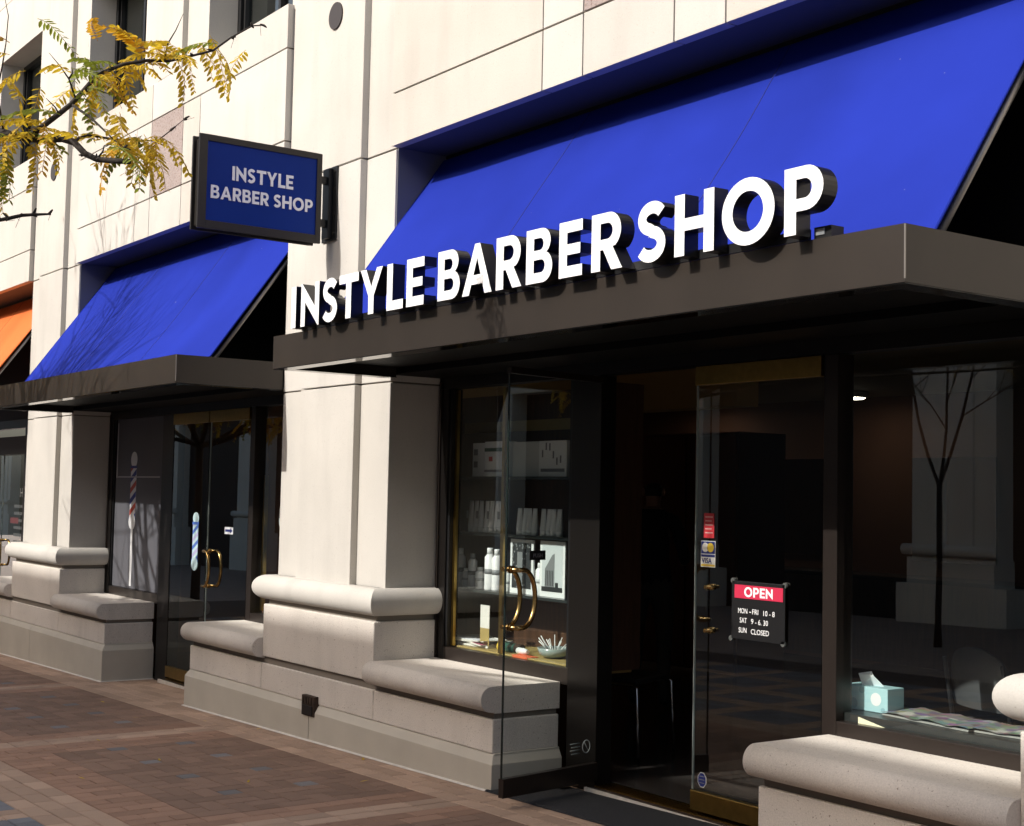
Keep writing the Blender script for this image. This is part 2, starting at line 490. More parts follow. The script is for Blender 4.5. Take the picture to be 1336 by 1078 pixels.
pav = MB(); pav.quad(gp(-24, -6, -.012), gp(1.5, -6, -.012), gp(1.5, .62, -.012), gp(-24, .62, -.012))
pavement = structure(pav.build('pavement', SAND))
PW = .115; PL = 2 * PW
def zone(x, y):
    """which paver field a point of the street lies in"""
    k = round((x - pier_x(0)) / PITCH); dx = x - pier_x(k)    # bands are centred on the piers
    if y > -.30: return 'tan'
    if y < -2.25:
        fx = (x + 7.37) % .92
        return 'granite' if (fx > .24 and (y + 2.25) % .80 > .23) else 'tan'
    if y < -1.93: return 'tan'
    if -1.04 < dx < -.80 or 2.12 < dx < 2.36: return 'tan'
    if y < -1.62: return 'red'
    if -.80 <= dx < -.40 or 1.93 < dx <= 2.12 or -1.26 < dx <= -1.04 or 2.36 <= dx < 2.6: return 'red'
    return 'dark'
def in_base(x, y):
    for p in range(-2, 2):
        if abs(x - (pier_x(p) + .012)) < 2.10 and y > -.03: return True
    return y > .46
i0, i1, j0, j1 = int(-20 / PW), int(.6 / PW), int(-5.2 / PW), 4
Zc = {}
for i in range(i0, i1):
    for j in range(j0, j1):
        x, y = (i + .5) * PW, (j + .5) * PW
        if not in_base(x, y): Zc[(i, j)] = zone(x, y)
keep = []; done = set()
def lay(a, b, zt):
    """one brick over two cells, or a half brick over one"""
    done.add(a)
    if b:
        done.add(b); keep.append(((a[0] + b[0] + 1) * PW / 2, (a[1] + b[1] + 1) * PW / 2, a[1] == b[1], zt, False))
    else: keep.append(((a[0] + .5) * PW, (a[1] + .5) * PW, True, zt, True))
for (i, j), zt in sorted(Zc.items()):
    if (i, j) in done: continue
    if zt == 'dark':
        m = (i - j) % 4
        other = {0: (i + 1, j), 1: (i - 1, j), 2: (i, j - 1), 3: (i, j + 1)}[m]
        if i % 5 == 2 and j % 4 == 1: lay((i, j), None, 'blue'); continue
        if other[0] % 5 == 2 and other[1] % 4 == 1: lay((i, j), None, zt); continue
        lay((i, j), other if Zc.get(other) == zt and other not in done else None, zt)
    else:
        x, y = (i + .5) * PW, (j + .5) * PW
        along = y > -.30 or y < -1.93
        other = (i + 1, j) if along else (i, j + 1)
        st = (i + j) % 2 if along else (i + j) % 2
        if st == 1 and ((i - 1, j) if along else (i, j - 1)) in Zc and not (((i - 1, j) if along else (i, j - 1)) in done):
            lay((i, j), None, zt); continue
        if st == 1 and Zc.get((i - 1, j) if along else (i, j - 1)) != zt: lay((i, j), None, zt); continue
        lay((i, j), other if Zc.get(other) == zt and other not in done else None, zt)
def in_view(b):
    d = Vector((b[0], b[1], gz(b[0]))) - cam.location
    z = d.dot(fwd)
    return z > 0 and abs(d.dot(right) / z) < .37 and abs(d.dot(up) / z) < .30
camp = Vector((0, -4.507, 1.62))
cam.location = camp
keep.sort(key=lambda b: (not in_view(b), (Vector((b[0], b[1], 0)) - camp).length))
pav_mesh = {}
def paver_mesh(mt, half):
    key = (mt.name, half)
    if key not in pav_mesh:
        lx = (PW if half else PL) / 2 - .0028; ly = PW / 2 - .0028; c = .003
        me = bpy.data.meshes.new('paver')
        vs = [(-lx, -ly, -.05), (lx, -ly, -.05), (lx, ly, -.05), (-lx, ly, -.05), (-lx, -ly, -c), (lx, -ly, -c), (lx, ly, -c), (-lx, ly, -c),
              (-lx + c, -ly + c, 0), (lx - c, -ly + c, 0), (lx - c, ly - c, 0), (-lx + c, ly - c, 0)]
        fs = [(0, 1, 5, 4), (1, 2, 6, 5), (2, 3, 7, 6), (3, 0, 4, 7), (4, 5, 9, 8), (5, 6, 10, 9), (6, 7, 11, 10), (7, 4, 8, 11), (8, 9, 10, 11)]
        me.from_pydata(vs, [], fs); me.materials.append(mt); pav_mesh[key] = me
    return pav_mesh[key]
pieces = [(cx, cy, 0 if hz else math.pi / 2, zt, half) for cx, cy, hz, zt, half in keep]
rest = MB(); allm = [m for k in PAV for m in PAV[k]]; nsingle = 0
for cx, cy, rz, zt, half in pieces:
    mt = random.choice(PAV[zt]); z = gz(cx) + random.uniform(-.0015, .0004)
    tilt = random.uniform(-.006, .006)
    if nsingle < 299:
        ob = bpy.data.objects.new('paver', paver_mesh(mt, half)); COL.objects.link(ob)
        ob.parent = pavement; ob.location = (cx, cy, z)
        ob.rotation_euler = Matrix.Rotation(-SLOPE, 4, 'Y').to_euler() if not rz else (Matrix.Rotation(-SLOPE, 4, 'Y') @ Matrix.Rotation(rz + tilt, 4, 'Z')).to_euler()
        nsingle += 1
    else:
        me = paver_mesh(mt, half); M = Matrix.Translation((cx, cy, z)) @ Matrix.Rotation(-SLOPE, 4, 'Y') @ Matrix.Rotation(rz, 4, 'Z')
        rest.add([M @ v.co for v in me.vertices], [tuple(p.vertices) for p in me.polygons], allm.index(mt))
rp = rest.build('paver_field', allm, pavement); rp['kind'] = 'stuff'

# ------------------------------------------------------------------ the stone building
bld = thing('stone_building', (-8.56, .3, -.05), 'cream stone arcade building with bullnose bases holding the barber shop', 'building')

def sweep_u(xl, xr, yf, yb, prof):
    """a mitred moulding round the left, front and right of a pier; prof [(outward, z)] from bottom to top"""
    mb = MB(); n = len(prof)
    cor = lambda o, z: [(xl - o, yb, z), (xl - o, yf - o, z), (xr + o, yf - o, z), (xr + o, yb, z)]
    for k in range(3):
        base = len(mb.v)
        for o, z in prof: c = cor(o, z); mb.v += [c[k], c[k + 1]]
        for i in range(n - 1):
            a = base + i * 2; mb.face((a, a + 1, a + 3, a + 2), 0, 0 < i < n - 2)
    for k, rev in ((0, False), (3, True)):
        base = len(mb.v); mb.v += [cor(o, z)[k] for o, z in prof]; f = list(range(base, base + n)); mb.face(f[::-1] if rev else f)
    return mb

def pier(p):
    X = pier_x(p); H = .762
    sh = MB()
    sh.box(X - H, X + H, YM, .62, 1.015, 2.334); sh.box(X - .386, X + .386, YC, YM + .02, 1.014, 2.334)
    pr = sh.build('pier', STONE, bld, .004)
    core = MB().box(X - H + .012, X + H - .012, YM + .012, .61, 0.0, 8.2); core.build('pier_core', JOINT, pr)
    m = MB(); m.box(X - H, X + H, YM, .62, 2.344, 3.850); m.box(X - .386, X + .386, YC, YM + .02, 2.344, 3.850)
    m.build('stone_block', STONES[(p + 1) % 4], pr, .004)
    m = MB(); m.box(X - H, X + H, YM, .62, 3.861, 8.4); m.box(X - .386, X + .386, YC, YM + .02, 3.861, 8.4)
    m.build('stone_block', STONE, pr, .004)
    # bullnose ring
    r = .087; zc = .932
    prof = [(-.03, zc - r)] + [(.016 + r * math.cos(R(a)), zc + r * math.sin(R(a))) for a in range(-90, 91, 12)] + [(-.03, zc + r)]
    ring = sweep_u(X - .76, X + .76, .036, .50, prof)
    ring.build('bullnose_moulding', STONE if p else STONE, pr)
    # neck recess under the ring
    MB().box(X - .765, X + .765, .03, .6, .80, .86).build('recessed_joint', JOINT, pr)
    # upper block of the base
    MB().box(X - .793, X + .793, 0, .6, .436, .810).build('stone_block', STONE_LOW, pr, .007)
    MB().box(X - 2.08, X + 2.10, .022, .455, .19, .44).build('recessed_joint', JOINT, pr)
    # lower course
    MB().box(X - 2.095, X - .803, 0, .46, .199, .386).build('stone_block', STONE_LOW, pr, .007)
    MB().box(X - .797, X + .802, 0, .46, .199, .386).build('stone_block', STONE_LOW, pr, .007)
    MB().box(X + .808, X + 2.12, 0, .46, .199, .386).build('stone_block', STONE_LOW, pr, .007)
    # benches either side
    rr = .071; yc, zc = -.010, .496
    nose = [(yc + rr * math.cos(R(a)), zc + rr * math.sin(R(a))) for a in range(90, 271, 12)]
    prof = [(.4635, .567)] + nose + [(.012, .425), (.012, .418), (.4635, .418)]
    for x0, x1 in ((X - 2.11, X - .7935), (X + .7935, X + 2.12)):
        b = MB(); b.prism_x(prof, x0, x1, 0, True); ob = b.build('bench_cap', STONE_LOW, pr)
        for q, pl in enumerate(ob.data.polygons): pl.use_smooth = 1 <= q <= len(nose) - 1
    # the block body behind the bench's open end
    # plinth in two lengths, its foot follows the street
    for x0, x1, oL, oR in ((X - 2.10, X - .002, .026, -.002), (X + .002, X + 2.13, -.002, .026)):
        mb = MB()
        def ring4(oa, ob_, of, z): return [(x0 - oa, YD - .004, z), (x0 - oa, -of, z), (x1 + ob_, -of, z), (x1 + ob_, YD - .004, z)]
        a = [(x, y, gz(x) - .06) for x, y, z in ring4(oL, oR, .026, 0)]
        b = ring4(oL, oR, .026, .146); c = ring4(min(oL, 0), min(oR, 0), 0, .190); d = ring4(min(oL, 0), min(oR, 0), -.012, .202)
        mb.v = a + b + c + d
        for i in range(3):
            for k in range(4):
                q = i * 4; mb.face((q + k, q + (k + 1) % 4, q + 4 + (k + 1) % 4, q + 4 + k))
        mb.face((12, 13, 14, 15))
        mb.build('plinth', PLINTH, pr, .003)
    cz = MB()
    for (xa, ya), (xb, yb) in (((X - 2.135, -.043), (X + 2.168, -.043)),):
        cz.add([(xa, -.026, gz(xa) + .008), (xa, ya, gz(xa) + .001), (xb, yb, gz(xb) + .001), (xb, -.026, gz(xb) + .008)], [(0, 1, 2, 3)])
    for xs, s in ((X + 2.156, 1), (X - 2.126, -1)):
        cz.add([(xs, -.04, gz(xs) + .008), (xs + s * .016, -.04, gz(xs) + .001), (xs + s * .016, YD, gz(xs) + .001), (xs, YD, gz(xs) + .008)], [(0, 1, 2, 3) if s > 0 else (3, 2, 1, 0)])
    cz.build('sealant_strip', CAULK, pr)
    # round steel plate high on the pilaster
    MB().disc_y((X - .015, YC + .001, 4.93), .095, .095, .012, 28).build('round_plate', DISC, pr)
    return pr
PIERS = {p: pier(p) for p in (-2, -1, 0, 1)}
# little iron vent box in the plinth of the middle pier
X = pier_x(0)
vb = MB(); vb.box(X - .095, X + .085, -.034, .02, .118, .252)
vbo = vb.build('vent_box', RUST, PIERS[0], .004)
MB().box(X - .075, X + .065, -.042, -.032, .128, .188).build('vent_flap', BLACK, PIERS[0])
gr = MB()
for q in range(4): gr.box(X - .075 + q * .037, X - .06 + q * .037, -.039, -.032, .198, .243)
gr.build('vent_grille', RUST, PIERS[0])

def frieze_and_upper(k):
    xl, xr = bay_edges(k); xl -= .003; xr += .003; xc = (xl + xr) / 2
    a, b = xl + .018, xr - .018
    back = MB().box(a + .01, b - .01, YP + .012, .22, 3.875, 5.222).build('frieze', JOINT, bld)
    for z0, z1, js in ((3.858, 4.196, (-.72, -.36, .36, .72)), (4.207, 4.894, (-.72, -.36, .36, .72)), (4.905, 5.232, (-.36, .36))):
        e = [a] + [xc + j for j in js] + [b]
        for i in range(len(e) - 1):
            mt = PINK if (z0 > 4.2 and z0 < 4.5 and i == 2) else STONES[(i * 7 + int(z0 * 10) * 3 + k) % 4]
            MB().box(e[i] + (.005 if i else 0), e[i + 1] - (.005 if i < len(e) - 2 else 0), YP, .115, z0, z1).build('stone_panel', mt, back, .0025)
    MB().box(xl + .008, xr - .008, .118, .47, 3.862, 3.874).build('recess_soffit', PLASTER, bld)
    MB().box(xl - .004, xl + .006, YM + .012, .47, 2.60, 3.866).build('recess_shade_sheet', RECESS_SHADE, bld)  # thin sheets added over both stone jambs, their dark colour imitating recess shade
    MB().box(xr - .006, xr + .004, YM + .012, .47, 2.60, 3.866).build('recess_shade_sheet', RECESS_SHADE, bld)
    # upper storey wall with two deep windows
    w = MB()
    w.box(xl - .005, xl + .05, YM + .002, .62, 5.20, 6.66); w.box(xr - .05, xr + .005, YM + .002, .62, 5.20, 6.66)
    w.box(xl + 1.60, xl + 3.05, YM + .002, .62, 5.20, 6.66); w.box(xc - .27, xc + .27, YP + .002, YM + .02, 5.236, 6.64)
    w.box(xl - .005, xr + .005, YM + .002, .62, 6.661, 7.35); w.box(xl - .005, xr + .005, YM + .002, .62, 7.357, 8.4)
    w.box(xl - .005, xr + .005, .21, .62, 3.99, 5.20)
    w.build('upper_wall', STONE, bld, .003)
    for x0, x1 in ((xl + .05, xl + 1.60), (xl + 3.05, xr - .05)):
        f = MB(); y0, y1 = .35, .42
        f.box(x0, x0 + .06, y0, y1, 5.236, 6.66); f.box(x1 - .06, x1, y0, y1, 5.236, 6.66)
        f.box(x0 + .06, x1 - .06, y0, y1, 5.236, 5.29); f.box(x0 + .06, x1 - .06, y0, y1, 6.60, 6.66)
        f.box(x0 + .10, x0 + .125, y0 + .012, y1, 5.29, 6.60); f.box(x1 - .125, x1 - .10, y0 + .012, y1, 5.29, 6.60)
        f.box((x0 + x1) / 2 - .02, (x0 + x1) / 2 + .02, y0 + .01, y1, 5.29, 6.60)
        wf = f.build('window', BLACK, bld)
        MB().quad((x0 + .06, .395, 5.29), (x1 - .06, .395, 5.29), (x1 - .06, .395, 6.60), (x0 + .06, .395, 6.60)).build('pane', GLASS_UP, wf)
        MB().box(x0, x1, YM + .03, .62, 5.196, 5.236).build('sill', STONE, wf)
for k in (-2, -1, 0, 1): frieze_and_upper(k)
# upper rooms: floor, back wall and ceiling behind the upper windows
u = MB(); u.box(-24, 4, .63, 3.2, 3.99, 4.1); u.box(-24, 4, 3.2, 3.3, 3.99, 8.4); u.box(-24, 4, .63, 3.2, 6.9, 7.0)
u.build('upper_room', simple('upper room grey', (.20, .20, .19), .8), bld)
MB().box(-24, 4, .06, 3.3, 8.41, 8.8).build('roof', STONE, bld)

def rect_frame(mb, x0, x1, z0, z1, y0, y1, w, m=0):
    mb.box(x0, x0 + w, y0, y1, z0, z1, m); mb.box(x1 - w, x1, y0, y1, z0, z1, m)
    mb.box(x0 + w, x1 - w, y0, y1, z0, z0 + w, m); mb.box(x0 + w, x1 - w, y0, y1, z1 - w, z1, m)

def d_handle(u0, s, z0, z1, off=.055, bulge=.135):
    """pair of bow pulls through the glass; u0 = fixing line, s = direction of the bulge"""
    mb = MB()
    for n in (-off, off):
        pts = [(u0, n, z1), (u0 + s * bulge * .35, n, z1)]
        for i in range(1, 14):
            a = math.pi / 2 - math.pi * i / 14
            pts.append((u0 + s * (bulge * .35 + bulge * .65 * math.cos(a)), n, (z0 + z1) / 2 + (z1 - z0) / 2 * math.sin(a)))
        pts += [(u0 + s * bulge * .35, n, z0), (u0, n, z0)]
        mb.tube(pts, .013, 10)
    for z in (z0, z1):
        mb.tube([(u0 + s * .012, -off - .004, z), (u0 + s * .012, off + .004, z)], .0125, 10)
        for n in (-.012, .006): mb.tube([(u0 + s * .012, n, z), (u0 + s * .012, n + .006, z)], .021, 12)
    return mb

def door(hx, w, zb, zt, hinge, angle=0.0, handle=True, rail=BRASS, bump=0):
    """glass leaf in its own space: u from the hinge, z up; returned door is a part of the building"""
    o = Vector((hx, YD + .005, 0)); s = 1 if hinge == 'left' else -1
    def X(a): return s * a
    gl = MB(); a, b = sorted((X(.004), X(w)))
    gl.quad((a, 0, zb + .09), (b, 0, zb + .09), (b, 0, zt - .03), (a, 0, zt - .03))
    d = gl.build('door', GLASS_DOOR, None)
    d.parent = bld; d.location = o - ORG[bld.name]; d.rotation_euler = (0, 0, angle)
    ORG[d.name] = Vector((0, 0, 0))
    r1 = MB().box(a, b, -.018, .018, zb, zb + .098); r1.box(a + .002, b - .002, -.021, -.016, zb + .088, zb + .096)
    r1.build('bottom_rail', rail, d, .002)
    th_ = .035 if rail is FRAME else .098
    MB().box(a, b, -.018, .018, zt - th_, zt).build('top_rail', rail, d, .002)
    e = sorted((X(w - .004), X(w)))
    MB().box(e[0], e[1], -.006, .006, zb + .098, zt - (.035 if rail is FRAME else .098)).build('glass_edge', EDGE if hinge == 'right' else EDGE_DK, d)
    if handle:
        hz = zb + .87
        d_handle(X(w - .035), -s, hz, hz + .30).build('handle', BRASS_POL, d)
    return d
EDGE = simple('pale glass edge', (.30, .34, .32), .25); EDGE_DK = simple('dark glass edge', (.012, .018, .016), .2)

def shop_front(k, door_open):
    xc = bay_x(k); xl, xr = bay_edges(k)
    fl = gz(xc - .2) + .035
    f = MB()
    f.box(xl + .003, xr - .003, YD + .002, YD + .09, 2.31, 2.41)                # header
    sf = f.build('shop_front', JAMB, bld)
    for x0, x1 in ((xl + .003, xl + .115), (xc - .905, xc - .64), (xc + .995, xc + 1.08), (xr - .11, xr - .003)):
        MB().box(x0, x1, YD, YD + .11, fl - .10, 2.309).build('post', JAMB if x0 < xc - .5 else FRAME, sf, .003)
    for x0 in (xl + .118, xc - .935):
        MB().box(x0, x0 + .022, YD + .012, YD + .08, .65, 2.309).build('post', BLACK, sf)
    MB().box(xl + .02, xl + .04, YD - .012, YD, .57, 2.36).build('trim_strip', FRAME, sf)
    MB().box(xl + .116, xc - .906, YD + .001, YD + .10, .555, .647).build('rail', FRAME, sf, .003)
    MB().box(xc + 1.081, xr - .111, YD + .001, YD + .10, .545, .632).build('rail', FRAME, sf, .003)
    MB().quad((xl + .115, YD + .05, .647), (xc - .905, YD + .05, .647), (xc - .905, YD + .05, 2.31), (xl + .115, YD + .05, 2.31)).build('pane', GLASS, sf)
    MB().quad((xc + 1.08, YD + .05, .632), (xr - .11, YD + .05, .632), (xr - .11, YD + .05, 2.31), (xc + 1.08, YD + .05, 2.31)).build('pane', GLASS, sf)
    # threshold: metal strip and grooved mat-well grating
    MB().box(xc - .64, xc + .995, YD - .06, YD + .42, fl - .16, fl - .018).build('threshold', RUST, sf)
    gr = MB()
    for q in range(14): gr.box(xc - .64, xc + .995, YD + .0 + q * .027, YD + .012 + q * .027, fl - .018, fl - .010)
    gr.build('threshold_grating', BRASS, sf)
    MB().box(xc - .64, xc + .995, YD - .075, YD - .06, fl - .10, fl - .012).build('threshold_nosing', CAULK, sf)
    MB().box(xl - .02, xr + .02, YD + .012, YD + .06, 2.412, 3.866).build('transom_panel', TRANSOM, bld)
    return sf, xc, fl
SF = {}
for k in (-2, -1, 0, 1):
    SF[k] = shop_front(k, k == 0)
# doors, main shop: left leaf stands open into the street, right leaf closed
D_open = door(-6.112, .735, .068, 2.298, 'left', R(-80.5), True, FRAME)
D_right = door(-4.478, .855, .062, 2.305, 'right', 0, False)
for z in (1.185, .968): MB().tube([(-.735, -.045, z), (-.735, -.02, z), (-.735, -.019, z), (-.735, .02, z)], [.011, .010, .016, .016], 10).build('handle_stud', BRASS_POL, D_right)
DL1 = door(-12.285, .80, -.075, 2.305, 'left', 0, False)
DL2 = door(-10.665, .80, -.075, 2.305, 'right', 0, True)
DO1 = door(-18.46, .80, -.21, 2.2, 'left', 0, False)
DO2 = door(-16.85, .80, -.21, 2.2, 'right', 0, True)
door(.068, .80, .19, 2.3, 'left', 0, False); door(1.68, .80, .19, 2.3, 'right', 0, True)
# push plate on the open leaf
MB().box(.44, .56, .0035, .0065, 1.285, 1.335).build('push_plate', BLACK, D_open)
t = font_mb('PUSH', .030); t.v = [(.535 - u_, .0068 + d_, 1.299 + v_) for u_, v_, d_ in t.v]
t.build('plate_lettering', GREYPK, D_open)
# grey header beam under the orange awning
MB().box(bay_x(-2) - 2.3, bay_x(-2) + 2.31, .36, .455, 1.99, 2.20).build('header_beam', simple('grey header', (.05, .048, .05), .6), bld)

# ------------------------------------------------------------------ interior of the shop
i_ = MB(); i_.box(-9.3, -3.0, .60, 7.3, -.2, .045); i_.box(-14.0, -9.3, .60, 7.3, -.3, -.07); structure(i_.build('interior_floor', INT_FLOOR))
i_ = MB(); i_.box(-14.1, -3.0, 7.3, 7.4, -.3, 2.9); i_.box(-14.2, -14.1, .6, 7.4, -.3, 2.9); i_.box(-3.0, -2.9, .6, 7.4, -.3, 2.9)
i_.box(-10.75, -10.62, .62, 3.2, -.3, 2.9)
structure(i_.build('interior_wall', INT_WALL))
i_ = MB(); i_.box(-14.2, -2.9, .60, 7.4, 2.75, 2.86); structure(i_.build('interior_ceiling', simple('interior ceiling', (.30, .24, .15), .8)))
i_ = MB(); i_.box(-20.4, -15.3, 2.4, 2.5, -.4, 3.0); i_.box(-20.4, -15.3, .6, 2.4, -.4, -.2); i_.box(-20.4, -15.3, .6, 2.4, 2.75, 2.85)
i_.box(.2, 5, 1.4, 1.5, -.4, 3.0)
structure(i_.build('interior_partition', simple('neighbour shop wall', (.012, .011, .011), .8)))
bh = MB().box(-10.6, -6.9, 2.3, 2.5, 2.27, 2.75)
structure(bh.build('interior_bulkhead', simple('ochre bulkhead', (.42, .27, .10), .8)))

# ------------------------------------------------------------------ canopies
def canopy(k, x0, x1, label):
    y0, y1 = -.739, .46; z0, z1 = 2.362, 2.560
    xl, xr = bay_edges(k); xl += .006; xr -= .006
    th = thing('metal_canopy', ((x0 + x1) / 2, -.1, z0), label, 'canopy', 'bronze metal canopies over the shop fronts')
    t = .085; yb = .082
    fr = MB().box(x0, x1, y0, y0 + t, z0, z1); fr.build('fascia', CANOPY, th)
    MB().box(x0, x0 + t, y0 + t, yb, z0, z1).build('end_fascia', CANOPY, th)
    MB().box(x1 - t, x1, y0 + t, yb, z0, z1).build('end_fascia', CANOPY, th)
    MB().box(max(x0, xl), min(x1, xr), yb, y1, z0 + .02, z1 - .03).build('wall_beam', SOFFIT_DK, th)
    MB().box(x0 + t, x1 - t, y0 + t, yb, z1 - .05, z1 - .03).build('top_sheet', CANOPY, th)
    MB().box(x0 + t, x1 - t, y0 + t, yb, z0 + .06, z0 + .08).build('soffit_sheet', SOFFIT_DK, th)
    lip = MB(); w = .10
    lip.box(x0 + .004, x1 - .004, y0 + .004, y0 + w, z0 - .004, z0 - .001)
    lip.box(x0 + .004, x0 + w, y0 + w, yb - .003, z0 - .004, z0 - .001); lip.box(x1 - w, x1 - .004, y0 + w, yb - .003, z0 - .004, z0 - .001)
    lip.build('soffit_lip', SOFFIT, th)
    cj = MB().box(x1 - .0035, x1 + .0012, y0 - .0012, y0 + .0035, z0 + .012, z1 - .002)
    cj.build('corner_seam', RAFTER, th)
    return th
canopy(0, -7.795, -3.04, 'wide dark bronze canopy under the large white letters')
canopy(-1, -14.05, -9.322, 'dark bronze canopy over the door with brass handles behind the blade sign')

# ------------------------------------------------------------------ awnings
def awning(k, xa, xb, mat, seam, label, group=None, sl=1.38):
    th = thing('awning', ((xa + xb) / 2, 0, 2.57), label, 'awning', group)
    y0, y1 = -.455, .459
    def zz(y): return 2.572 + sl * (y - y0)
    nx, ny = 48, 20; mb = MB(); rnd = random.Random(k + 40)
    ph = [rnd.uniform(0, 6) for _ in range(4)]
    nrm = Vector((0, -sl, 1)).normalized()
    for side in (0, 1):
        o = len(mb.v)
        for i in range(nx + 1):
            for j in range(ny + 1):
                x = xa + (xb - xa) * i / nx; t = j / ny; y = y0 + (y1 - y0) * t
                sag = math.sin(math.pi * t) * min(1, min(x - xa, xb - x) / .45)
                d = -.018 * sag * (1 + .4 * math.sin(x * 1.7 + ph[0])) + .0035 * math.sin(x * 3.1 + 4 * t + ph[1]) * sag + .003 * math.sin(9 * t + ph[2] + x * .5) * sag
                p = Vector((x, y, zz(y))) + nrm * (d - .004 * side); mb.v.append(tuple(p))
        for i in range(nx):
            for j in range(ny):
                q = (o + i * (ny + 1) + j, o + (i + 1) * (ny + 1) + j, o + (i + 1) * (ny + 1) + j + 1, o + i * (ny + 1) + j + 1)
                mb.face(q if side == 0 else q[::-1], 0, True)
    mb.build('canvas', mat, th)
    for q in (1, 2):
        x = xa + (xb - xa) * q / 3
        s = MB(); pts = []
        for j in range(ny + 1):
            t = j / ny; y = y0 + (y1 - y0) * t; sag = math.sin(math.pi * t)
            d = -.018 * sag * (1 + .4 * math.sin(x * 1.7 + ph[0])) + .0035 * math.sin(x * 3.1 + 4 * t + ph[1]) * sag + .003 * math.sin(9 * t + ph[2] + x * .5) * sag
            pts.append(Vector((x, y, zz(y))) + nrm * (d + .0005))
        s.tube(pts, .0026, 5); s.build('seam', seam, th)
    for x in (xa + .018, xb - .018):
        MB().tube([(x, y0 + .02, zz(y0 + .02) - .075), (x, y1 - .03, zz(y1 - .03) - .075)], .015, 8).build('rafter', RAFTER, th)
    for x in (xa, xb):      # folded hem
        MB().tube([Vector((x, y0, zz(y0) - .003)), Vector((x, y1, zz(y1) - .003))], .006, 6).build('hem', mat, th)
    MB().tube([(xa + .02, y0 + .015, zz(y0) - .012), (xb - .02, y0 + .015, zz(y0) - .012)], .014, 8).build('front_bar', RAFTER, th)
    return th
G_AW = 'sloping canvas awnings over the openings'
awning(0, bay_x(0) - 2.318, -3.15, BLUE, SEAM, 'large blue canvas awning above the white barber shop letters', G_AW)
awning(-1, bay_x(-1) - 2.318, bay_x(-1) + 2.25, BLUE, SEAM, 'blue canvas awning with branch shadows below the blade sign', G_AW, 1.40)
awning(-2, bay_x(-2) - 2.318, bay_x(-2) + 2.29, ORANGE, SEAM_O, 'orange canvas awning over the neighbouring shop', G_AW)

# ------------------------------------------------------------------ channel letters
sg = thing('letter_sign', (-5.4, -.78, 2.565), 'large white channel letters spelling INSTYLE BARBER SHOP on the canopy edge', 'sign')
seq = [('I', -7.410, .058), ('N', -7.288, .221), ('S', -7.028, .180), ('T', -6.833, .215), ('Y', -6.596, .233), ('L', -6.315, .163), ('E', -6.118, .166),
       ('B', -5.822, .196), ('A', -5.603, .248), ('R', -5.321, .199), ('B', -5.085, .194), ('E', -4.842, .162), ('R', -4.617, .200),
       ('S', -4.325, .181), ('H', -4.097, .221), ('O', -3.833, .271), ('P', -3.514, .184)]
for ch, x, w in seq:
    g1 = glyph_mb(ch, .243, .074, w); to_front(g1, x, -.744, 2.568)
    lt = g1.build('letter', [WHITE, RETURN], sg)
    # dark retaining rim, a hair wider than the face
MB().box(-7.42, -3.47, -.742, -.725, 2.562, 2.600).build('raceway', BLACK, sg)
pb = MB().box(-3.455, -3.375, -.725, -.66, 2.5615, 2.605); pb.build('power_box', BLACK, sg)
MB().box(-3.445, -3.405, -.7285, -.725, 2.575, 2.598).build('rating_plate', GREYPK, sg)

# ------------------------------------------------------------------ projecting blade sign
bx = -8.576
bs = thing('blade_sign', (bx, YC, 3.3), 'blue double-sided blade sign in a dark frame hung from the pier', 'sign')
cb = MB(); cb.box(bx - .05, bx + .05, -.935, -.085, 3.335, 3.905)
cab = cb.build('cabinet', SIGN_FRAME, bs, .003)
for s in (-1, 1):
    fm = MB(); x0, x1 = (bx + .042, bx + .062) if s > 0 else (bx - .062, bx - .042)
    fm.box(x0, x1, -.957, -.900, 3.310, 3.927); fm.box(x0, x1, -.104, -.066, 3.310, 3.927)
    fm.box(x0, x1, -.900, -.104, 3.886, 3.927); fm.box(x0, x1, -.900, -.104, 3.310, 3.366)
    fm.build('frame', SIGN_FRAME, bs, .002)
    x2 = bx + .0505 if s > 0 else bx - .0505
    MB().box(min(x2, x2 + s * .003), max(x2, x2 + s * .003), -.901, -.103, 3.365, 3.887).build('sign_face', SIGN_BLUE, bs)
    for wd, wid, yy, zz, cap in (('INSTYLE', .442, -.722, 3.651, .094), ('BARBER SHOP', .738, -.868, 3.515, .086)):
        m, ww = word_mb(wd, 1.0, 1.0, .13)
        m.v = [(u_ * wid / ww, v_ * cap, d_ * .005) for u_, v_, d_ in m.v]
        if s > 0: to_side(m, x2 + .0035, yy, zz)
        else: to_side_neg(m, x2 - .0035, -.501 * 2 - yy - 0.0 + 0.0, zz)
        m.build('lettering', [SIGN_TEXT, SIGN_TEXT], bs)
MB().box(bx - .10, bx + .10, YC - .014, YC - .001, 3.345, 3.858).build('wall_plate', BLACK, bs, .002)
pc = MB(); pc.box(bx - .045, bx + .045, YC - .045, YC - .014, 3.36, 3.845); pc.build('wall_channel', BLACK, bs, .002)
for z in (3.762, 3.464): MB().box(bx - .02, bx + .02, -.085, YC - .04, z - .024, z + .024).build('arm', BLACK, bs)
bt = MB()
for z in (3.39, 3.52, 3.70, 3.82):
    for q in (-.075, .075): bt.tube([(bx + q, YC - .02, z), (bx + q, YC - .012, z)], .010, 8)
bt.build('bolt', SIGN_FRAME, bs)

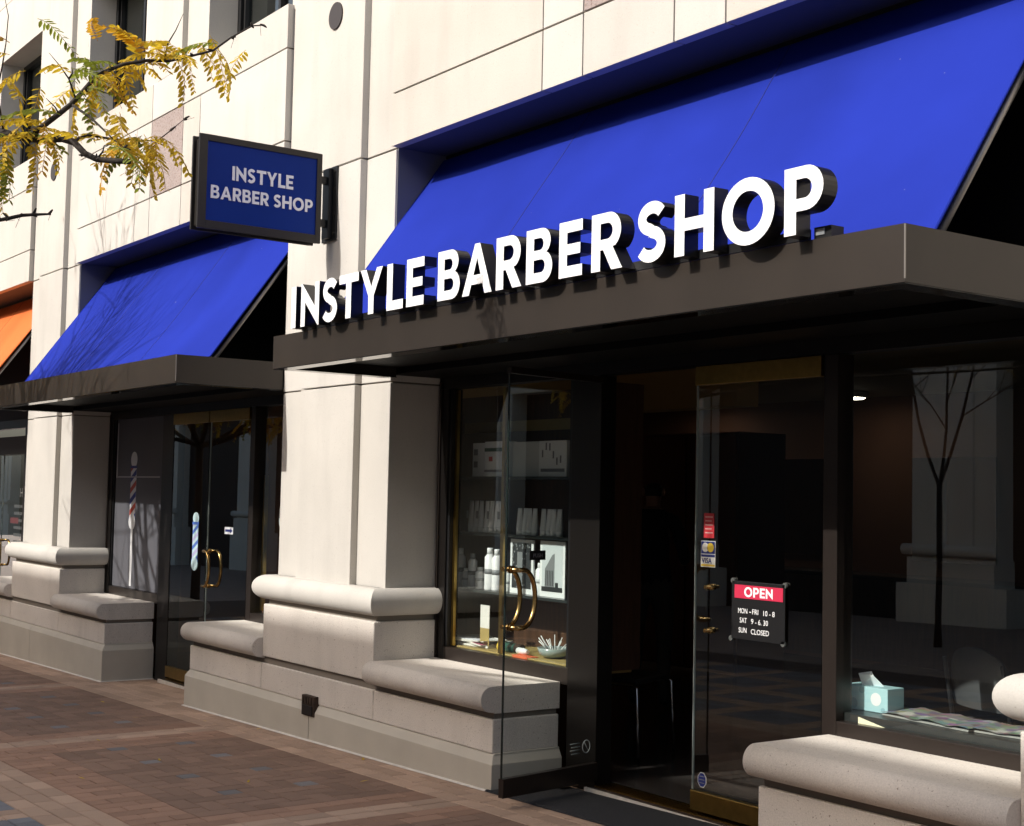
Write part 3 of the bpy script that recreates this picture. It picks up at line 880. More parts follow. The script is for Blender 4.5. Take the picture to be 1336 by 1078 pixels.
# ------------------------------------------------------------------ opening-hours sign hung on the closed leaf
yg = YD + .005
hs = thing('hours_sign', (-4.885, yg - .01, .94), 'black opening hours board with red OPEN banner on the glass door', 'sign')
MB().box(-5.055, -4.70, yg - .014, yg - .008, .945, 1.228).build('board', BLACK, hs, .002)
MB().box(-5.032, -4.710, yg - .017, yg - .014, 1.145, 1.210).build('banner', PINKRED, hs)
m, ww = word_mb('OPEN', 1.0, 1.0, .13); m.v = [(u_ * .19 / ww, v_ * .047, d_ * .0012) for u_, v_, d_ in m.v]
to_front(m, -4.965, yg - .0172, 1.154); m.build('lettering', [WHITE, WHITE], hs)
for s, xx, zz, wd in (('MON', -5.008, 1.072, .062), ('-', -4.932, 1.073, .012), ('FRI', -4.912, 1.072, .040), ('10 - 8', -4.838, 1.070, .074),
                  ('SAT', -4.996, 1.026, .047), ('9', -4.92, 1.025, .016), ('- 6. 30', -4.892, 1.024, .085), ('SUN', -5.003, .978, .053), ('CLOSED', -4.92, .976, .120)):
    tm = font_mb(s, .036, .0012, .0); x0_ = min(v[0] for v in tm.v); x1_ = max(v[0] for v in tm.v)
    tm.v = [((u_ - x0_) * wd / (x1_ - x0_), v_, d_) for u_, v_, d_ in tm.v]
    to_front(tm, xx, yg - .0142, zz); tm.build('lettering', WHITE, hs)
for xx, zz in ((-5.05, 1.228), (-4.704, 1.224), (-5.06, .945), (-4.712, .947)):
    MB().disc_y((xx, yg - .002, zz), .013, .013, .012, 14).build('suction_cup', simple('clear cup', (.09, .095, .09), .2), hs)

# ------------------------------------------------------------------ stickers on the glass
def sticker(name, loc, label, cat='sticker'): return thing(name, loc, label, cat)
st = sticker('card_sticker', (-5.238, yg - .003, 1.28), 'white and navy credit card sticker on the glass door edge')
MB().box(-5.291, -5.186, yg - .0030, yg - .0018, 1.283, 1.415).build('backing', PAPER, st)
MB().box(-5.288, -5.189, yg - .0036, yg - .0031, 1.350, 1.412).build('emblem_panel', NAVY, st)
MB().disc_y((-5.258, yg - .0036, 1.382), .024, .024, .0006, 20).build('emblem_disc', PAPER, st)
MB().disc_y((-5.220, yg - .0038, 1.382), .024, .024, .0006, 20).build('emblem_disc', YELLOWP, st)
MB().box(-5.288, -5.189, yg - .0036, yg - .0031, 1.334, 1.346).build('stripe', NAVY, st)
MB().box(-5.288, -5.189, yg - .0036, yg - .0031, 1.287, 1.297).build('stripe', YELLOWP, st)
tm = font_mb('VISA', .036, .0006, .0008); to_front(tm, -5.283, yg - .0031, 1.303); tm.build('lettering', NAVY, st)
st = sticker('red_sticker', (-5.235, yg - .003, 1.43), 'red notice sticker on the glass above the credit card sticker')
MB().box(-5.272, -5.197, yg - .0030, yg - .0018, 1.43, 1.555).build('backing', REDPK, st, .0005)
ln = MB()
for q in range(5): ln.box(-5.262, -5.207 - .008 * (q % 2), yg - .0034, yg - .0030, 1.533 - q * .02, 1.539 - q * .02)
ln.build('printed_line', simple('pale print', (.62, .35, .33), .5), st)
st = sticker('badge_sticker', (-5.262, yg - .003, .19), 'small blue octagonal badge low on the glass door')
MB().disc_y((-5.262, yg - .0018, .217), .033, .040, .0012, 8, 0, R(22.5)).build('badge', PAPER, st)
MB().disc_y((-5.262, yg - .0031, .217), .029, .036, .0006, 8, 0, R(22.5)).build('badge_field', NAVY, st)
ln = MB()
for q in range(3): ln.box(-5.281, -5.243, yg - .0041, yg - .0037, .232 - q * .016, .236 - q * .016)
ln.build('printed_line', GREYPK, st)
# ring emblem low on the open leaf (own space of the open leaf)
def leaf_pt(u_, n_, z_):
    a = R(-80.5); c, s = math.cos(a), math.sin(a)
    return (-6.112 + c * u_ - s * n_, YD + .005 + s * u_ + c * n_, z_)
st = sticker('ring_sticker', leaf_pt(.10, .004, .25), 'pale ring and slash sticker low on the open glass door')
rg = MB(); pts = [leaf_pt(.085 + .030 * math.cos(a), .004, .262 + .034 * math.sin(a)) for a in [2 * math.pi * i / 24 for i in range(25)]]
rg.tube(pts, .0028, 5); rg.tube([leaf_pt(.070, .004, .240), leaf_pt(.100, .004, .284)], .0026, 5)
rg.build('ring', simple('frosted vinyl', (.40, .46, .45), .6), st)
ln = MB()
for q in range(4):
    a, b = leaf_pt(.135, .003, .285 - q * .018), leaf_pt(.215 - .01 * (q % 2), .003, .285 - q * .018); ln.tube([a, b], .003, 4)
ln.build('printed_line', simple('faint vinyl', (.20, .24, .24), .6), st)

# ------------------------------------------------------------------ window display, main shop
dc = thing('display_cabinet', (-7.05, .75, .60), 'dark wooden display cabinet with shelves behind the shop window', 'cabinet')
MB().box(-8.25, -6.38, .955, .985, .62, 2.30).build('back_panel', WOOD_DK, dc)
MB().box(-8.29, -8.25, .65, .985, .62, 2.30).build('side_panel', WOOD_DK, dc)
MB().box(-6.38, -6.35, .56, .985, .62, 2.30).build('side_panel', WOOD_DK, dc)
led = MB().box(-7.665, -6.385, .535, .64, .60, .655); led.box(-8.25, -6.385, .641, .953, .60, .655); led.build('ledge', LEDGE, dc, .003)
for z in (1.012, 1.381, 1.744): MB().box(-8.24, -6.385, .645, .952, z - .018, z).build('shelf', simple('smoked glass shelf', (.03, .035, .035), .15), dc)
MB().box(-7.652, -7.628, .505, .525, .655, 2.30).build('brass_bar', BRASS, dc)
MB().box(-7.150, -7.120, .525, .545, .655, 2.30).build('brass_bar', BRASS, dc)
MB().box(-8.2, -6.435, .94, .952, 2.05, 2.12).build('light_rail', LEDGE, dc)

def carton(x0, x1, y, z0, z1, label, extra=None, base=WHITEP):
    th = thing('carton', ((x0 + x1) / 2, y, z0), label, 'box', 'product boxes on the top shelf')
    MB().box(x0, x1, y, y + .10, z0 + .001, z1).build('box_body', base, th, .002)
    if extra: extra(th, x0, x1, y - .0012, z0, z1)
    return th
def p1(th, x0, x1, y, z0, z1):
    b = MB(); b.box(x0 + .015, x0 + .06, y, y + .001, z0 + .14, z0 + .18); b.box(x0 + .015, x0 + .06, y, y + .001, z0 + .06, z0 + .10); b.build('print_block', GREYPK, th)
def p2(th, x0, x1, y, z0, z1):
    MB().box(x0, x1, y, y + .001, z1 - .065, z1 - .042).build('print_band', GREENPK, th)
    MB().box(x0 + .05, x0 + .09, y, y + .001, z0 + .1, z0 + .13).build('print_block', REDPK, th)
    MB().box(x0, x1, y, y + .001, z0 + .03, z0 + .045).build('print_band', GREYPK, th)
def p3(th, x0, x1, y, z0, z1):
    b = MB(); r = random.Random(3)
    for q in range(6):
        xx = x0 + .03 + q * (x1 - x0 - .06) / 6; h = .12 + .05 * math.sin(q * 1.1)
        b.box(xx, xx + .014, y, y + .001, z0 + h, z0 + h + .045)
    b.box(x0 + .02, x1 - .02, y, y + .001, z0 + .03, z0 + .05); b.build('print_block', GREYPK, th)
carton(-7.735, -7.60, .70, 1.744, 1.965, 'white carton with two grey squares at the left of the top shelf', p1)
carton(-7.595, -7.37, .70, 1.744, 1.972, 'white carton with a green band on the top shelf', p2)
carton(-7.31, -7.02, .72, 1.744, 1.965, 'plain grey white carton in the middle of the top shelf', None, simple('pale card', (.62, .64, .64), .6))
carton(-7.00, -6.72, .70, 1.744, 1.965, 'white carton printed with small dark bars on the top shelf', p3)
# tubes of product standing on their caps
r = random.Random(5)
def tube_mesh(mb, x, y, z, h, w):
    n = 12
    for i in range(9):
        pass
    prof = [(.022, 0), (.022, .035)]
    mb.lathe((x, y, z), prof, 12, 1)
    o = len(mb.v)
    for i, t in enumerate([0, .3, .6, .85, 1]):
        rx = w * (1 - .05 * t) ; ry = .021 * (1 - t) + .003
        for k in range(n):
            a = 2 * math.pi * k / n; mb.v.append((x + rx * math.cos(a), y + ry * math.sin(a), z + .035 + t * (h - .035)))
    for i in range(4):
        for k in range(n): mb.face((o + i * n + k, o + i * n + (k + 1) % n, o + (i + 1) * n + (k + 1) % n, o + (i + 1) * n + k), 0, True)
    mb.face([o + 4 * n + k for k in range(n)], 0)
TUBE_POS = [-7.765, -7.71, -7.655, -7.59, -7.53, -7.475, -7.41] + [-7.215, -7.165, -7.115, -7.065] + [-6.955, -6.905, -6.855, -6.805]
WORDN = ['first', 'second', 'third', 'fourth', 'fifth', 'sixth', 'seventh']
for i, x in enumerate(TUBE_POS):
    grp = 'left' if i < 7 else ('middle' if i < 11 else 'right')
    j = i if i < 7 else (i - 7 if i < 11 else i - 11)
    th = thing('product_tube', (x, .72, 1.381), '%s white cosmetic tube from the left in the %s cluster on the middle shelf' % (WORDN[j], {'left': 'left hand', 'middle': 'central', 'right': 'right hand'}[grp]), 'tube', 'white tubes on the middle shelf')
    mb = MB(); tube_mesh(mb, x, .72 + r.uniform(-.01, .01), 1.3815, .205 if i < 7 else .165, .024)
    mb.build('tube_body', [WHITEP, WHITEP], th)
    if i < 7 and i % 2 == 0:
        MB().box(x - .012, x + .012, .690, .6915, 1.47, 1.52).build('print_block', GREYPK, th)
BOT = [(-7.905, .255, .036, 'tall white can at the far left of the lower shelf', 'can'), (-7.835, .125, .026, 'short white bottle beside the tall can on the lower shelf', 'bottle'),
       (-7.755, .225, .030, 'white pump bottle with clear cap on the lower shelf', 'bottle'), (-7.665, .14, .034, 'stout white jar on the lower shelf', 'jar'),
       (-7.555, .27, .036, 'tall white bottle with round emblem on the lower shelf', 'bottle'), (-7.475, .265, .034, 'tall shaded grey white bottle by the brass bar', 'bottle'),
       (-7.01, .20, .03, 'slim white bottle between the two tower pictures', 'bottle'), (-7.36, .14, .026, 'small white bottle against the brass bar', 'bottle')]
for x, h, rad, lab, cat in BOT:
    x += .02
    th = thing('product_' + ('can' if cat == 'can' else 'bottle'), (x, .72, 1.012), lab, cat, 'white toiletries on the lower shelf')
    MB().lathe((x, .72, 1.0125), [(rad * .95, 0), (rad, .006), (rad, h * .78), (rad * .7, h * .83), (rad * .62, h * .85)], 16).build('bottle_body', WHITEP, th)
    MB().lathe((x, .72, 1.0125 + h * .851), [(rad * .58, 0), (rad * .58, h * .14), (rad * .5, h * .15)], 14).build('bottle_cap', WHITEP if 'clear' not in lab else GREYPK, th)
    MB().lathe((x, .72, 1.0125 + h * .38), [(rad + .0006, 0), (rad + .0006, h * .12)], 16).build('label_band', GREYPK if h > .2 else simple('pale label', (.5, .52, .54), .5), th)
# two framed pictures of a tall building, standing on the lower shelf
def picture(x0, x1, z0, z1, label, kind):
    th = thing('framed_print', ((x0 + x1) / 2, .70, z0), label, 'picture')
    y = .694
    MB().box(x0, x1, y, y + .012, z0 + .001, z1).build('mount', WHITEP, th, .001)
    ix0, ix1, iz0, iz1 = x0 + .022, x1 - .022, z0 + .035, z1 - .022
    MB().box(ix0, ix1, y - .001, y, iz0, iz1).build('print_sky', simple('print sky', (.62, .66, .68), .5) if kind else DKPRINT, th)
    b = MB(); w = ix1 - ix0; h = iz1 - iz0
    if kind:
        b.add([(ix0 + .15 * w, y - .002, iz0), (ix0 + .62 * w, y - .002, iz0), (ix0 + .62 * w, y - .002, iz0 + .82 * h), (ix0 + .50 * w, y - .002, iz0 + .78 * h), (ix0 + .15 * w, y - .002, iz0 + .48 * h)], [(0, 1, 2, 3, 4)])
        b.build('print_tower', GREYPK, th)
        c = MB(); c.box(ix0, ix1, y - .0028, y - .002, iz0, iz0 + .1 * h)
        for q in range(5): c.box(ix0 + .2 * w + q * .08 * w, ix0 + .23 * w + q * .08 * w, y - .003, y - .0022, iz0 + .12 * h, iz0 + .45 * h)
        c.box(ix0 + .66 * w, ix0 + .8 * w, y - .0029, y - .002, iz0 + .1 * h, iz0 + .2 * h); c.build('print_street', DKPRINT, th)
    else:
        rr = random.Random(9)
        for q in range(46):
            a, c_ = rr.random(), rr.random() ** 1.4
            b.box(ix0 + a * w * .9, ix0 + a * w * .9 + .008, y - .002, y - .001, iz0 + h * (1 - c_) * .95, iz0 + h * (1 - c_) * .95 + .009)
        b.build('print_foliage', simple('print grey', (.35, .36, .37), .5), th)
        MB().box(ix0 + .28 * w, ix0 + .55 * w, y - .0026, y - .0021, iz0 + .05 * h, iz0 + .8 * h).build('print_tower', GREYPK, th)
picture(-7.275, -7.03, 1.012, 1.352, 'black and white print of trees and buildings behind the door handle', 0)
picture(-6.96, -6.71, 1.012, 1.352, 'pale print of a slender tower on the lower shelf', 1)
# ledge: magazines, card, spray roll, bowl, orange slip
MAGC = [(.70, .70, .68), (.30, .08, .12), (.66, .67, .70), (.6, .6, .57)]
for i, c_ in enumerate(MAGC):
    th = thing('magazine', (-7.55, .70, .656 + .013 * i), ['bottom white magazine of the stack on the window ledge', 'maroon covered magazine in the ledge stack', 'rolled pale magazine near the top of the stack', 'topmost creased white magazine on the ledge stack'][i], 'magazine', 'magazines piled on the window ledge')
    mb = MB(); n = 8
    for q in range(n + 1):
        t = q / n; mb.v += [(-.17 + .34 * t, -.11, .012 + .006 * i * math.sin(3 * t + i)), (-.17 + .34 * t, .11, .012 + .006 * i * math.sin(3 * t + i)), (-.17 + .34 * t, -.11, 0.001), (-.17 + .34 * t, .11, .001)]
    for q in range(n):
        o = q * 4; mb.face((o, o + 4, o + 5, o + 1), 0, True); mb.face((o, o + 2, o + 6, o + 4), 1); mb.face((o + 1, o + 5, o + 7, o + 3), 1)
    mb.face((0, 1, 3, 2), 1); mb.face((n * 4, n * 4 + 2, n * 4 + 3, n * 4 + 1), 1)
    ob = mb.build('pages', [simple('cover %d' % i, c_, .35), PAPER], th, 0, 2, Vector((0, 0, 0)))
    th.rotation_euler = (0, 0, R([4, -9, 14, -4][i]))
th = thing('folded_card', (-7.42, .62, .656), 'tall white and ochre leaflet standing by the brass bar', 'leaflet')
MB().add if False else None
cd = MB(); cd.box(-7.475, -7.375, .612, .615, .656, .78, 1); cd.box(-7.475, -7.375, .612, .615, .7801, .925, 0); cd.build('card', [PAPER, LEDGE], th)
th = thing('product_can', (-7.12, .66, .69), 'yellow labelled spray can lying on the ledge', 'can')
cn = MB(); cn.tube([(-7.24, .60, .685), (-7.19, .61, .685)], .028, 14, 0); cn.tube([(-7.19, .61, .685), (-7.10, .628, .685)], .0285, 14, 1); cn.tube([(-7.10, .628, .685), (-7.05, .638, .685)], .027, 14, 2)
cn.build('can_body', [YELLOWP, GREENPK, RUST], th)
th = thing('glass_jar', (-7.0, .63, .69), 'small white tube lying beside the yellow can', 'tube')
MB().tube([(-7.04, .60, .678), (-6.98, .60, .678), (-6.94, .60, .678)], [.02, .02, .012], 12).build('jar_body', WHITEP, th)
th = thing('glass_bowl', (-6.78, .68, .656), 'glass bowl of cotton sticks at the right of the ledge', 'bowl')
MB().lathe((-6.78, .68, .657), [(.05, 0), (.09, .02), (.105, .06), (.098, .06), (.082, .026), (.0, .02)], 20).build('bowl_body', simple('cloudy glass', (.30, .36, .35), .2), th)
stk = MB(); rr = random.Random(2)
for q in range(16):
    a = rr.uniform(0, 6.28); stk.tube([(-6.78 + .03 * math.cos(a), .68 + .03 * math.sin(a), .69), (-6.78 + .11 * math.cos(a), .68 + .09 * math.sin(a), .69 + rr.uniform(.05, .10))], .003, 5)
stk.build('cotton_sticks', WHITEP, th)['kind'] = 'stuff'
th = thing('orange_slip', (-6.93, .58, .656), 'small orange paper slip lying on the window ledge', 'paper')
os_ = MB().box(-7.02, -6.83, .535, .60, .6565, .660); os_.box(-7.00, -6.85, .528, .531, .612, .658); os_.build('slip', simple('orange paper', (.75, .14, .05), .6), th)

# ------------------------------------------------------------------ window two: tissue box, newspapers, chairs
wl = MB().box(-4.50, -3.09, .52, .92, .56, .668); th = thing('window_ledge', (-3.8, .7, .56), 'dark ledge inside the right hand shop window', 'shelf')
wl.build('ledge_board', simple('dark ledge board', (.028, .03, .03), .35), th)
def newsprint():
    m, nt, b = new_mat('colour newsprint'); L = nt.links.new
    tc = nt.nodes.new('ShaderNodeTexCoord'); mp = nt.nodes.new('ShaderNodeMapping'); mp.inputs['Scale'].default_value = (14, 22, 1); L(tc.outputs['Object'], mp.inputs[0])
    vo = nt.nodes.new('ShaderNodeTexVoronoi'); vo.distance = 'CHEBYCHEV'; vo.inputs['Scale'].default_value = 1.0; L(mp.outputs[0], vo.inputs['Vector'])
    no = nt.nodes.new('ShaderNodeTexNoise'); no.inputs['Scale'].default_value = 16; no.inputs['Detail'].default_value = 6; L(tc.outputs['Object'], no.inputs['Vector'])
    mx = nt.nodes.new('ShaderNodeMix'); mx.data_type = 'RGBA'; mx.inputs['Factor'].default_value = .55; L(vo.outputs['Color'], mx.inputs['A']); L(no.outputs['Color'], mx.inputs['B'])
    hs_ = nt.nodes.new('ShaderNodeHueSaturation'); hs_.inputs['Saturation'].default_value = .85; hs_.inputs['Value'].default_value = .40; L(mx.outputs['Result'], hs_.inputs['Color'])
    n2 = nt.nodes.new('ShaderNodeTexNoise'); n2.inputs['Scale'].default_value = 9; n2.inputs['Detail'].default_value = 2; L(tc.outputs['Object'], n2.inputs['Vector'])
    r = nt.nodes.new('ShaderNodeMapRange'); r.inputs[1].default_value = .36; r.inputs[2].default_value = .44; L(n2.outputs[0], r.inputs[0])
    wv = nt.nodes.new('ShaderNodeTexWave'); wv.inputs['Scale'].default_value = 60; wv.inputs['Distortion'].default_value = 3; L(tc.outputs['Object'], wv.inputs['Vector'])
    tx = nt.nodes.new('ShaderNodeMix'); tx.data_type = 'RGBA'; tx.inputs['A'].default_value = (.66, .65, .60, 1); tx.inputs['B'].default_value = (.38, .37, .35, 1); L(wv.outputs['Fac'], tx.inputs['Factor'])
    m2 = nt.nodes.new('ShaderNodeMix'); m2.data_type = 'RGBA'; L(r.outputs[0], m2.inputs['Factor']); L(tx.outputs['Result'], m2.inputs['A']); L(hs_.outputs[0], m2.inputs['B'])
    L(m2.outputs['Result'], b.inputs['Base Color']); b.inputs['Roughness'].default_value = .6
    return m
NEWS = newsprint()
tb = thing('tissue_box', (-4.37, .70, .668), 'pale aqua tissue box on the window ledge', 'tissue box')
tb.rotation_euler = (0, 0, R(2))
O0 = Vector((0, 0, 0))
MB().box(-.125, .125, -.06, .06, 0.001, .112).build('carton_body', TEAL, tb, .003, 2, O0)
dt = MB()
for x, z, q, m in ((.06, .06, .030, 0), (-.07, .03, .026, 1), (-.02, .095, .016, 1), (.10, .015, .012, 1)):
    dt.disc_y((x, -.0602, z), q, q, .0006, 16, m)
dt.build('printed_dot', [WHITEP, TEAL_D], tb, 0, 2, O0)
ts = MB(); ts.add([(-.05, -.02, .111), (.05, .015, .111), (.015, -.02, .16), (-.06, -.035, .165), (-.02, .01, .175), (.035, .0, .128)], [(0, 1, 2, 3), (0, 3, 4), (1, 5, 2), (0, 4, 2)])
ts.build('tissue', WHITEP, tb, 0, 2, O0)
for i, (x, y, rz, lab) in enumerate(((-3.98, .70, -6, 'folded newspaper with colour pictures beside the tissue box'), (-3.50, .72, 5, 'crumpled newspaper at the right end of the ledge'))):
    th = thing('newspaper', (x, y, .669), lab, 'newspaper', 'newspapers on the window ledge'); th.rotation_euler = (0, 0, R(rz))
    rr = random.Random(20 + i)
    mb = MB(); nx, ny = 20, 10
    for a in range(nx + 1):
        for b in range(ny + 1): mb.v.append((-.26 + .52 * a / nx, -.13 + .26 * b / ny, .010 + .009 * math.sin(a * .42 + i + b * .12) ** 2 + .004 * rr.random()))
    for a in range(nx):
        for b in range(ny):
            q = a * (ny + 1) + b; mb.face((q, q + ny + 1, q + ny + 2, q + 1), 0, True)
    mb.build('sheet', NEWS, th, 0, 2, O0)
    MB().box(-.25, .25, -.12, .12, .001, .009).build('sheet', simple('grey newsprint', (.34, .34, .32), .8), th, 0, 2, O0)

sl_ = MB(); sl_.add([(-4.30, .512, .66), (-4.30, .512, .628), (-4.13, .512, .628), (-4.30, .516, .66), (-4.30, .516, .628), (-4.13, .516, .628)], [(0, 1, 2), (5, 4, 3), (0, 3, 4, 1), (1, 4, 5, 2), (2, 5, 3, 0)])
tag(sl_.build('paper_slip', simple('pale yellow paper', (.70, .70, .48), .7)), 'pale triangular paper slip in front of the ledge below the tissue box', 'paper')

def chair(loc, rz, label, shell, rounded):
    th = thing('waiting_chair', loc, label, 'chair', 'chairs inside the shop'); th.rotation_euler = (0, 0, R(rz))
    for s in (-1, 1):
        MB().tube([(s * .24, -.24, 0), (s * .235, -.22, .44), (s * .23, -.19, .455), (s * .23, .18, .455), (s * .235, .21, .44), (s * .24, .26, 0)], .011, 8).build('leg', CHROME, th, 0, 2, O0)
    b = MB(); b.tube([(-.22, .20, .45), (-.22, .26, .80)], .011, 8); b.tube([(.22, .20, .45), (.22, .26, .80)], .011, 8); b.build('back_post', SEAT, th, 0, 2, O0)
    mb = MB(); mb.box(-.225, .225, -.22, .21, .455, .490); mb.build('seat', shell, th, .012, 3, O0)
    mb = MB(); n = 14; pts = []
    for i in range(n + 1):
        a = math.pi * i / n; pts.append((-.23 * math.cos(a), .62 + (.25 if rounded else .2) * math.sin(a) ** .6))
    o = [(x, .235 + .05 * (z - .5) + .05 * (x / .23) ** 2 * -1, z) for x, z in pts]; o2 = [(x, y + .02, z) for x, y, z in o]
    lo = [(x, .21 - .05 * (x / .23) ** 2, .56) for x, z in pts]; lo2 = [(x, y + .02, z) for x, y, z in lo]
    mb.v = o + o2 + lo + lo2; N = n + 1
    for i in range(n):
        mb.face((2 * N + i, 2 * N + i + 1, i + 1, i), 0, True); mb.face((3 * N + i, N + i, N + i + 1, 3 * N + i + 1), 0, True); mb.face((i, i + 1, N + i + 1, N + i), 0, True)
    mb.build('backrest', shell, th, 0, 2, O0)
    return th
chair((-6.78, 1.22, .046), 112, 'chrome framed chair with dark seat just inside the open door', SEAT, False)
chair((-4.35, 1.75, .046), 165, 'grey round backed chair behind the tissue box', GREYSEAT, True)
chair((-3.75, 1.55, .046), 178, 'grey round backed chair behind the newspapers', GREYSEAT, True)

# ceiling downlights seen through the glass
for i, (x, y, lab) in enumerate(((-9.65, 6.6, 'lit round ceiling lamp deep inside the shop'), (-12.1, 6.7, 'lit round ceiling lamp at the far end of the shop'))):
    th = thing('ceiling_lamp', (x, y, 2.74), lab, 'lamp', 'round lamps in the shop ceiling')
    MB().lathe((x, y, 2.69), [(.16, 0), (.19, .02), (.19, .055)], 20).build('lamp_rim', WHITEP, th)
    MB().lathe((x, y, 2.680), [(.14, 0), (.155, .009)], 20).build('diffuser', emit('lamp glow', (1, .90, .74), 6.0), th)
# styling counter and mirrors at the far wall
th = thing('styling_counter', (-9.5, 6.9, 0), 'dark wooden styling counter along the back of the shop', 'counter')
MB().box(-11.5, -6.0, 6.75, 7.29, .046, .86).build('cabinet_body', WOOD_DK, th); MB().box(-11.55, -5.95, 6.70, 7.295, .861, .90).build('worktop', INT_FLOOR, th)
for q in range(3): MB().box(-11.2 + q * 1.8, -10.2 + q * 1.8, 7.27, 7.298, 1.05, 2.1).build('mirror', simple('mirror', (.5, .5, .5), .05, 1.0), th)
th = thing('wardrobe', (-9.9, 4.6, .05), 'tall reddish brown cupboard behind the standing person', 'cupboard')
MB().box(-10.55, -9.2, 4.6, 5.2, .046, 2.25).build('cupboard_body', simple('red brown wood', (.10, .028, .015), .45), th)
for x0 in (-10.53, -9.86): MB().box(x0, x0 + .64, 4.575, 4.599, .07, 2.22).build('cupboard_door', simple('red brown door', (.11, .032, .016), .4), th, .004)

# ------------------------------------------------------------------ person in the shop, back turned, arms forward
def skin_body(name, chain, edges, mats, parent, root=0, sub=2):
    me = bpy.data.meshes.new(name); me.from_pydata([c[0] for c in chain], edges, [])
    me.materials.append(mats)
    ob = bpy.data.objects.new(name, me); COL.objects.link(ob)
    ob.modifiers.new('skin', 'SKIN'); sb = ob.modifiers.new('sub', 'SUBSURF'); sb.levels = sub; sb.render_levels = sub
    ob.modifiers['skin'].use_smooth_shade = True
    lay = me.skin_vertices[0].data
    for i, c in enumerate(chain):
        lay[i].radius = c[1] if isinstance(c[1], tuple) else (c[1], c[1]); lay[i].use_root = (i == root)
    dg = bpy.context.evaluated_depsgraph_get(); dg.update()
    nm = bpy.data.meshes.new_from_object(ob.evaluated_get(dg)); bpy.data.objects.remove(ob)
    for pl in nm.polygons: pl.use_smooth = True
    o2 = bpy.data.objects.new(name, nm); COL.objects.link(o2); o2.parent = parent
    return o2
pn = thing('person', (-8.05, 2.55, .046), 'person in a dark shirt and grey trousers standing with back turned in the doorway', 'person')
pn.rotation_euler = (0, 0, R(35))
V = [((0, 0, .95), (.15, .11)), ((0, -.01, 1.12), (.145, .105)), ((0, 0, 1.30), (.165, .115)), ((0, .01, 1.43), (.12, .085)), ((0, .035, 1.50), .058), ((0, .055, 1.56), .055),
     ((.10, 0, .88), .10), ((.11, .01, .50), .062), ((.115, -.03, .10), .045), ((.12, .10, .04), .04), ((-.10, 0, .88), .10), ((-.11, .01, .50), .062), ((-.115, -.03, .10), .045), ((-.12, .10, .04), .04),
     ((.185, 0, 1.41), .062), ((.25, .04, 1.15), .048), ((.20, .25, 1.10), .036), ((.18, .33, 1.11), .028),
     ((-.185, 0, 1.41), .062), ((-.25, .05, 1.16), .048), ((-.20, .26, 1.13), .036), ((-.18, .34, 1.14), .028),
     ((0, .06, 1.63), (.075, .09)), ((0, .05, 1.70), (.07, .085))]
Ed = [(0, 1), (1, 2), (2, 3), (3, 4), (4, 5), (0, 6), (6, 7), (7, 8), (8, 9), (0, 10), (10, 11), (11, 12), (12, 13), (3, 14), (14, 15), (15, 16), (16, 17), (3, 18), (18, 19), (19, 20), (20, 21), (5, 22), (22, 23)]
body = skin_body('body', V, Ed, SKIN, pn)
body.data.materials.append(SHIRT); body.data.materials.append(TROUSER); body.data.materials.append(HAIR); body.data.materials.append(SEAT)
for pl in body.data.polygons:
    c = pl.center
    if c.z < .08: pl.material_index = 4
    elif c.z < .97: pl.material_index = 2 if abs(c.x) < .24 and c.y < .2 else 0
    elif c.z < 1.50 and c.y < .20 : pl.material_index = 1
    elif c.z > 1.60 and (c.y < .09 or c.z > 1.72): pl.material_index = 3
for s in (-1, 1):
    for q in range(5):
        bxx = s * (.165 + .009 * q) if q < 4 else s * .150
        ln_ = [.075, .085, .08, .065, .05][q]
        V2 = [((bxx, .345, 1.115), .009), ((bxx - s * .004, .345 + ln_ * .5, 1.11), .0085), ((bxx - s * .012, .345 + ln_ * .8, 1.085), .0075)]
        skin_body('finger', V2, [(0, 1), (1, 2)], SKIN, pn, 0, 1)
    th_e = MB(); th_e.lathe((s * .078, .045, 1.63), [(.006, -.03), (.015, 0), (.006, .03)], 8); th_e.build('ear', SKIN, pn, 0, 2, O0)

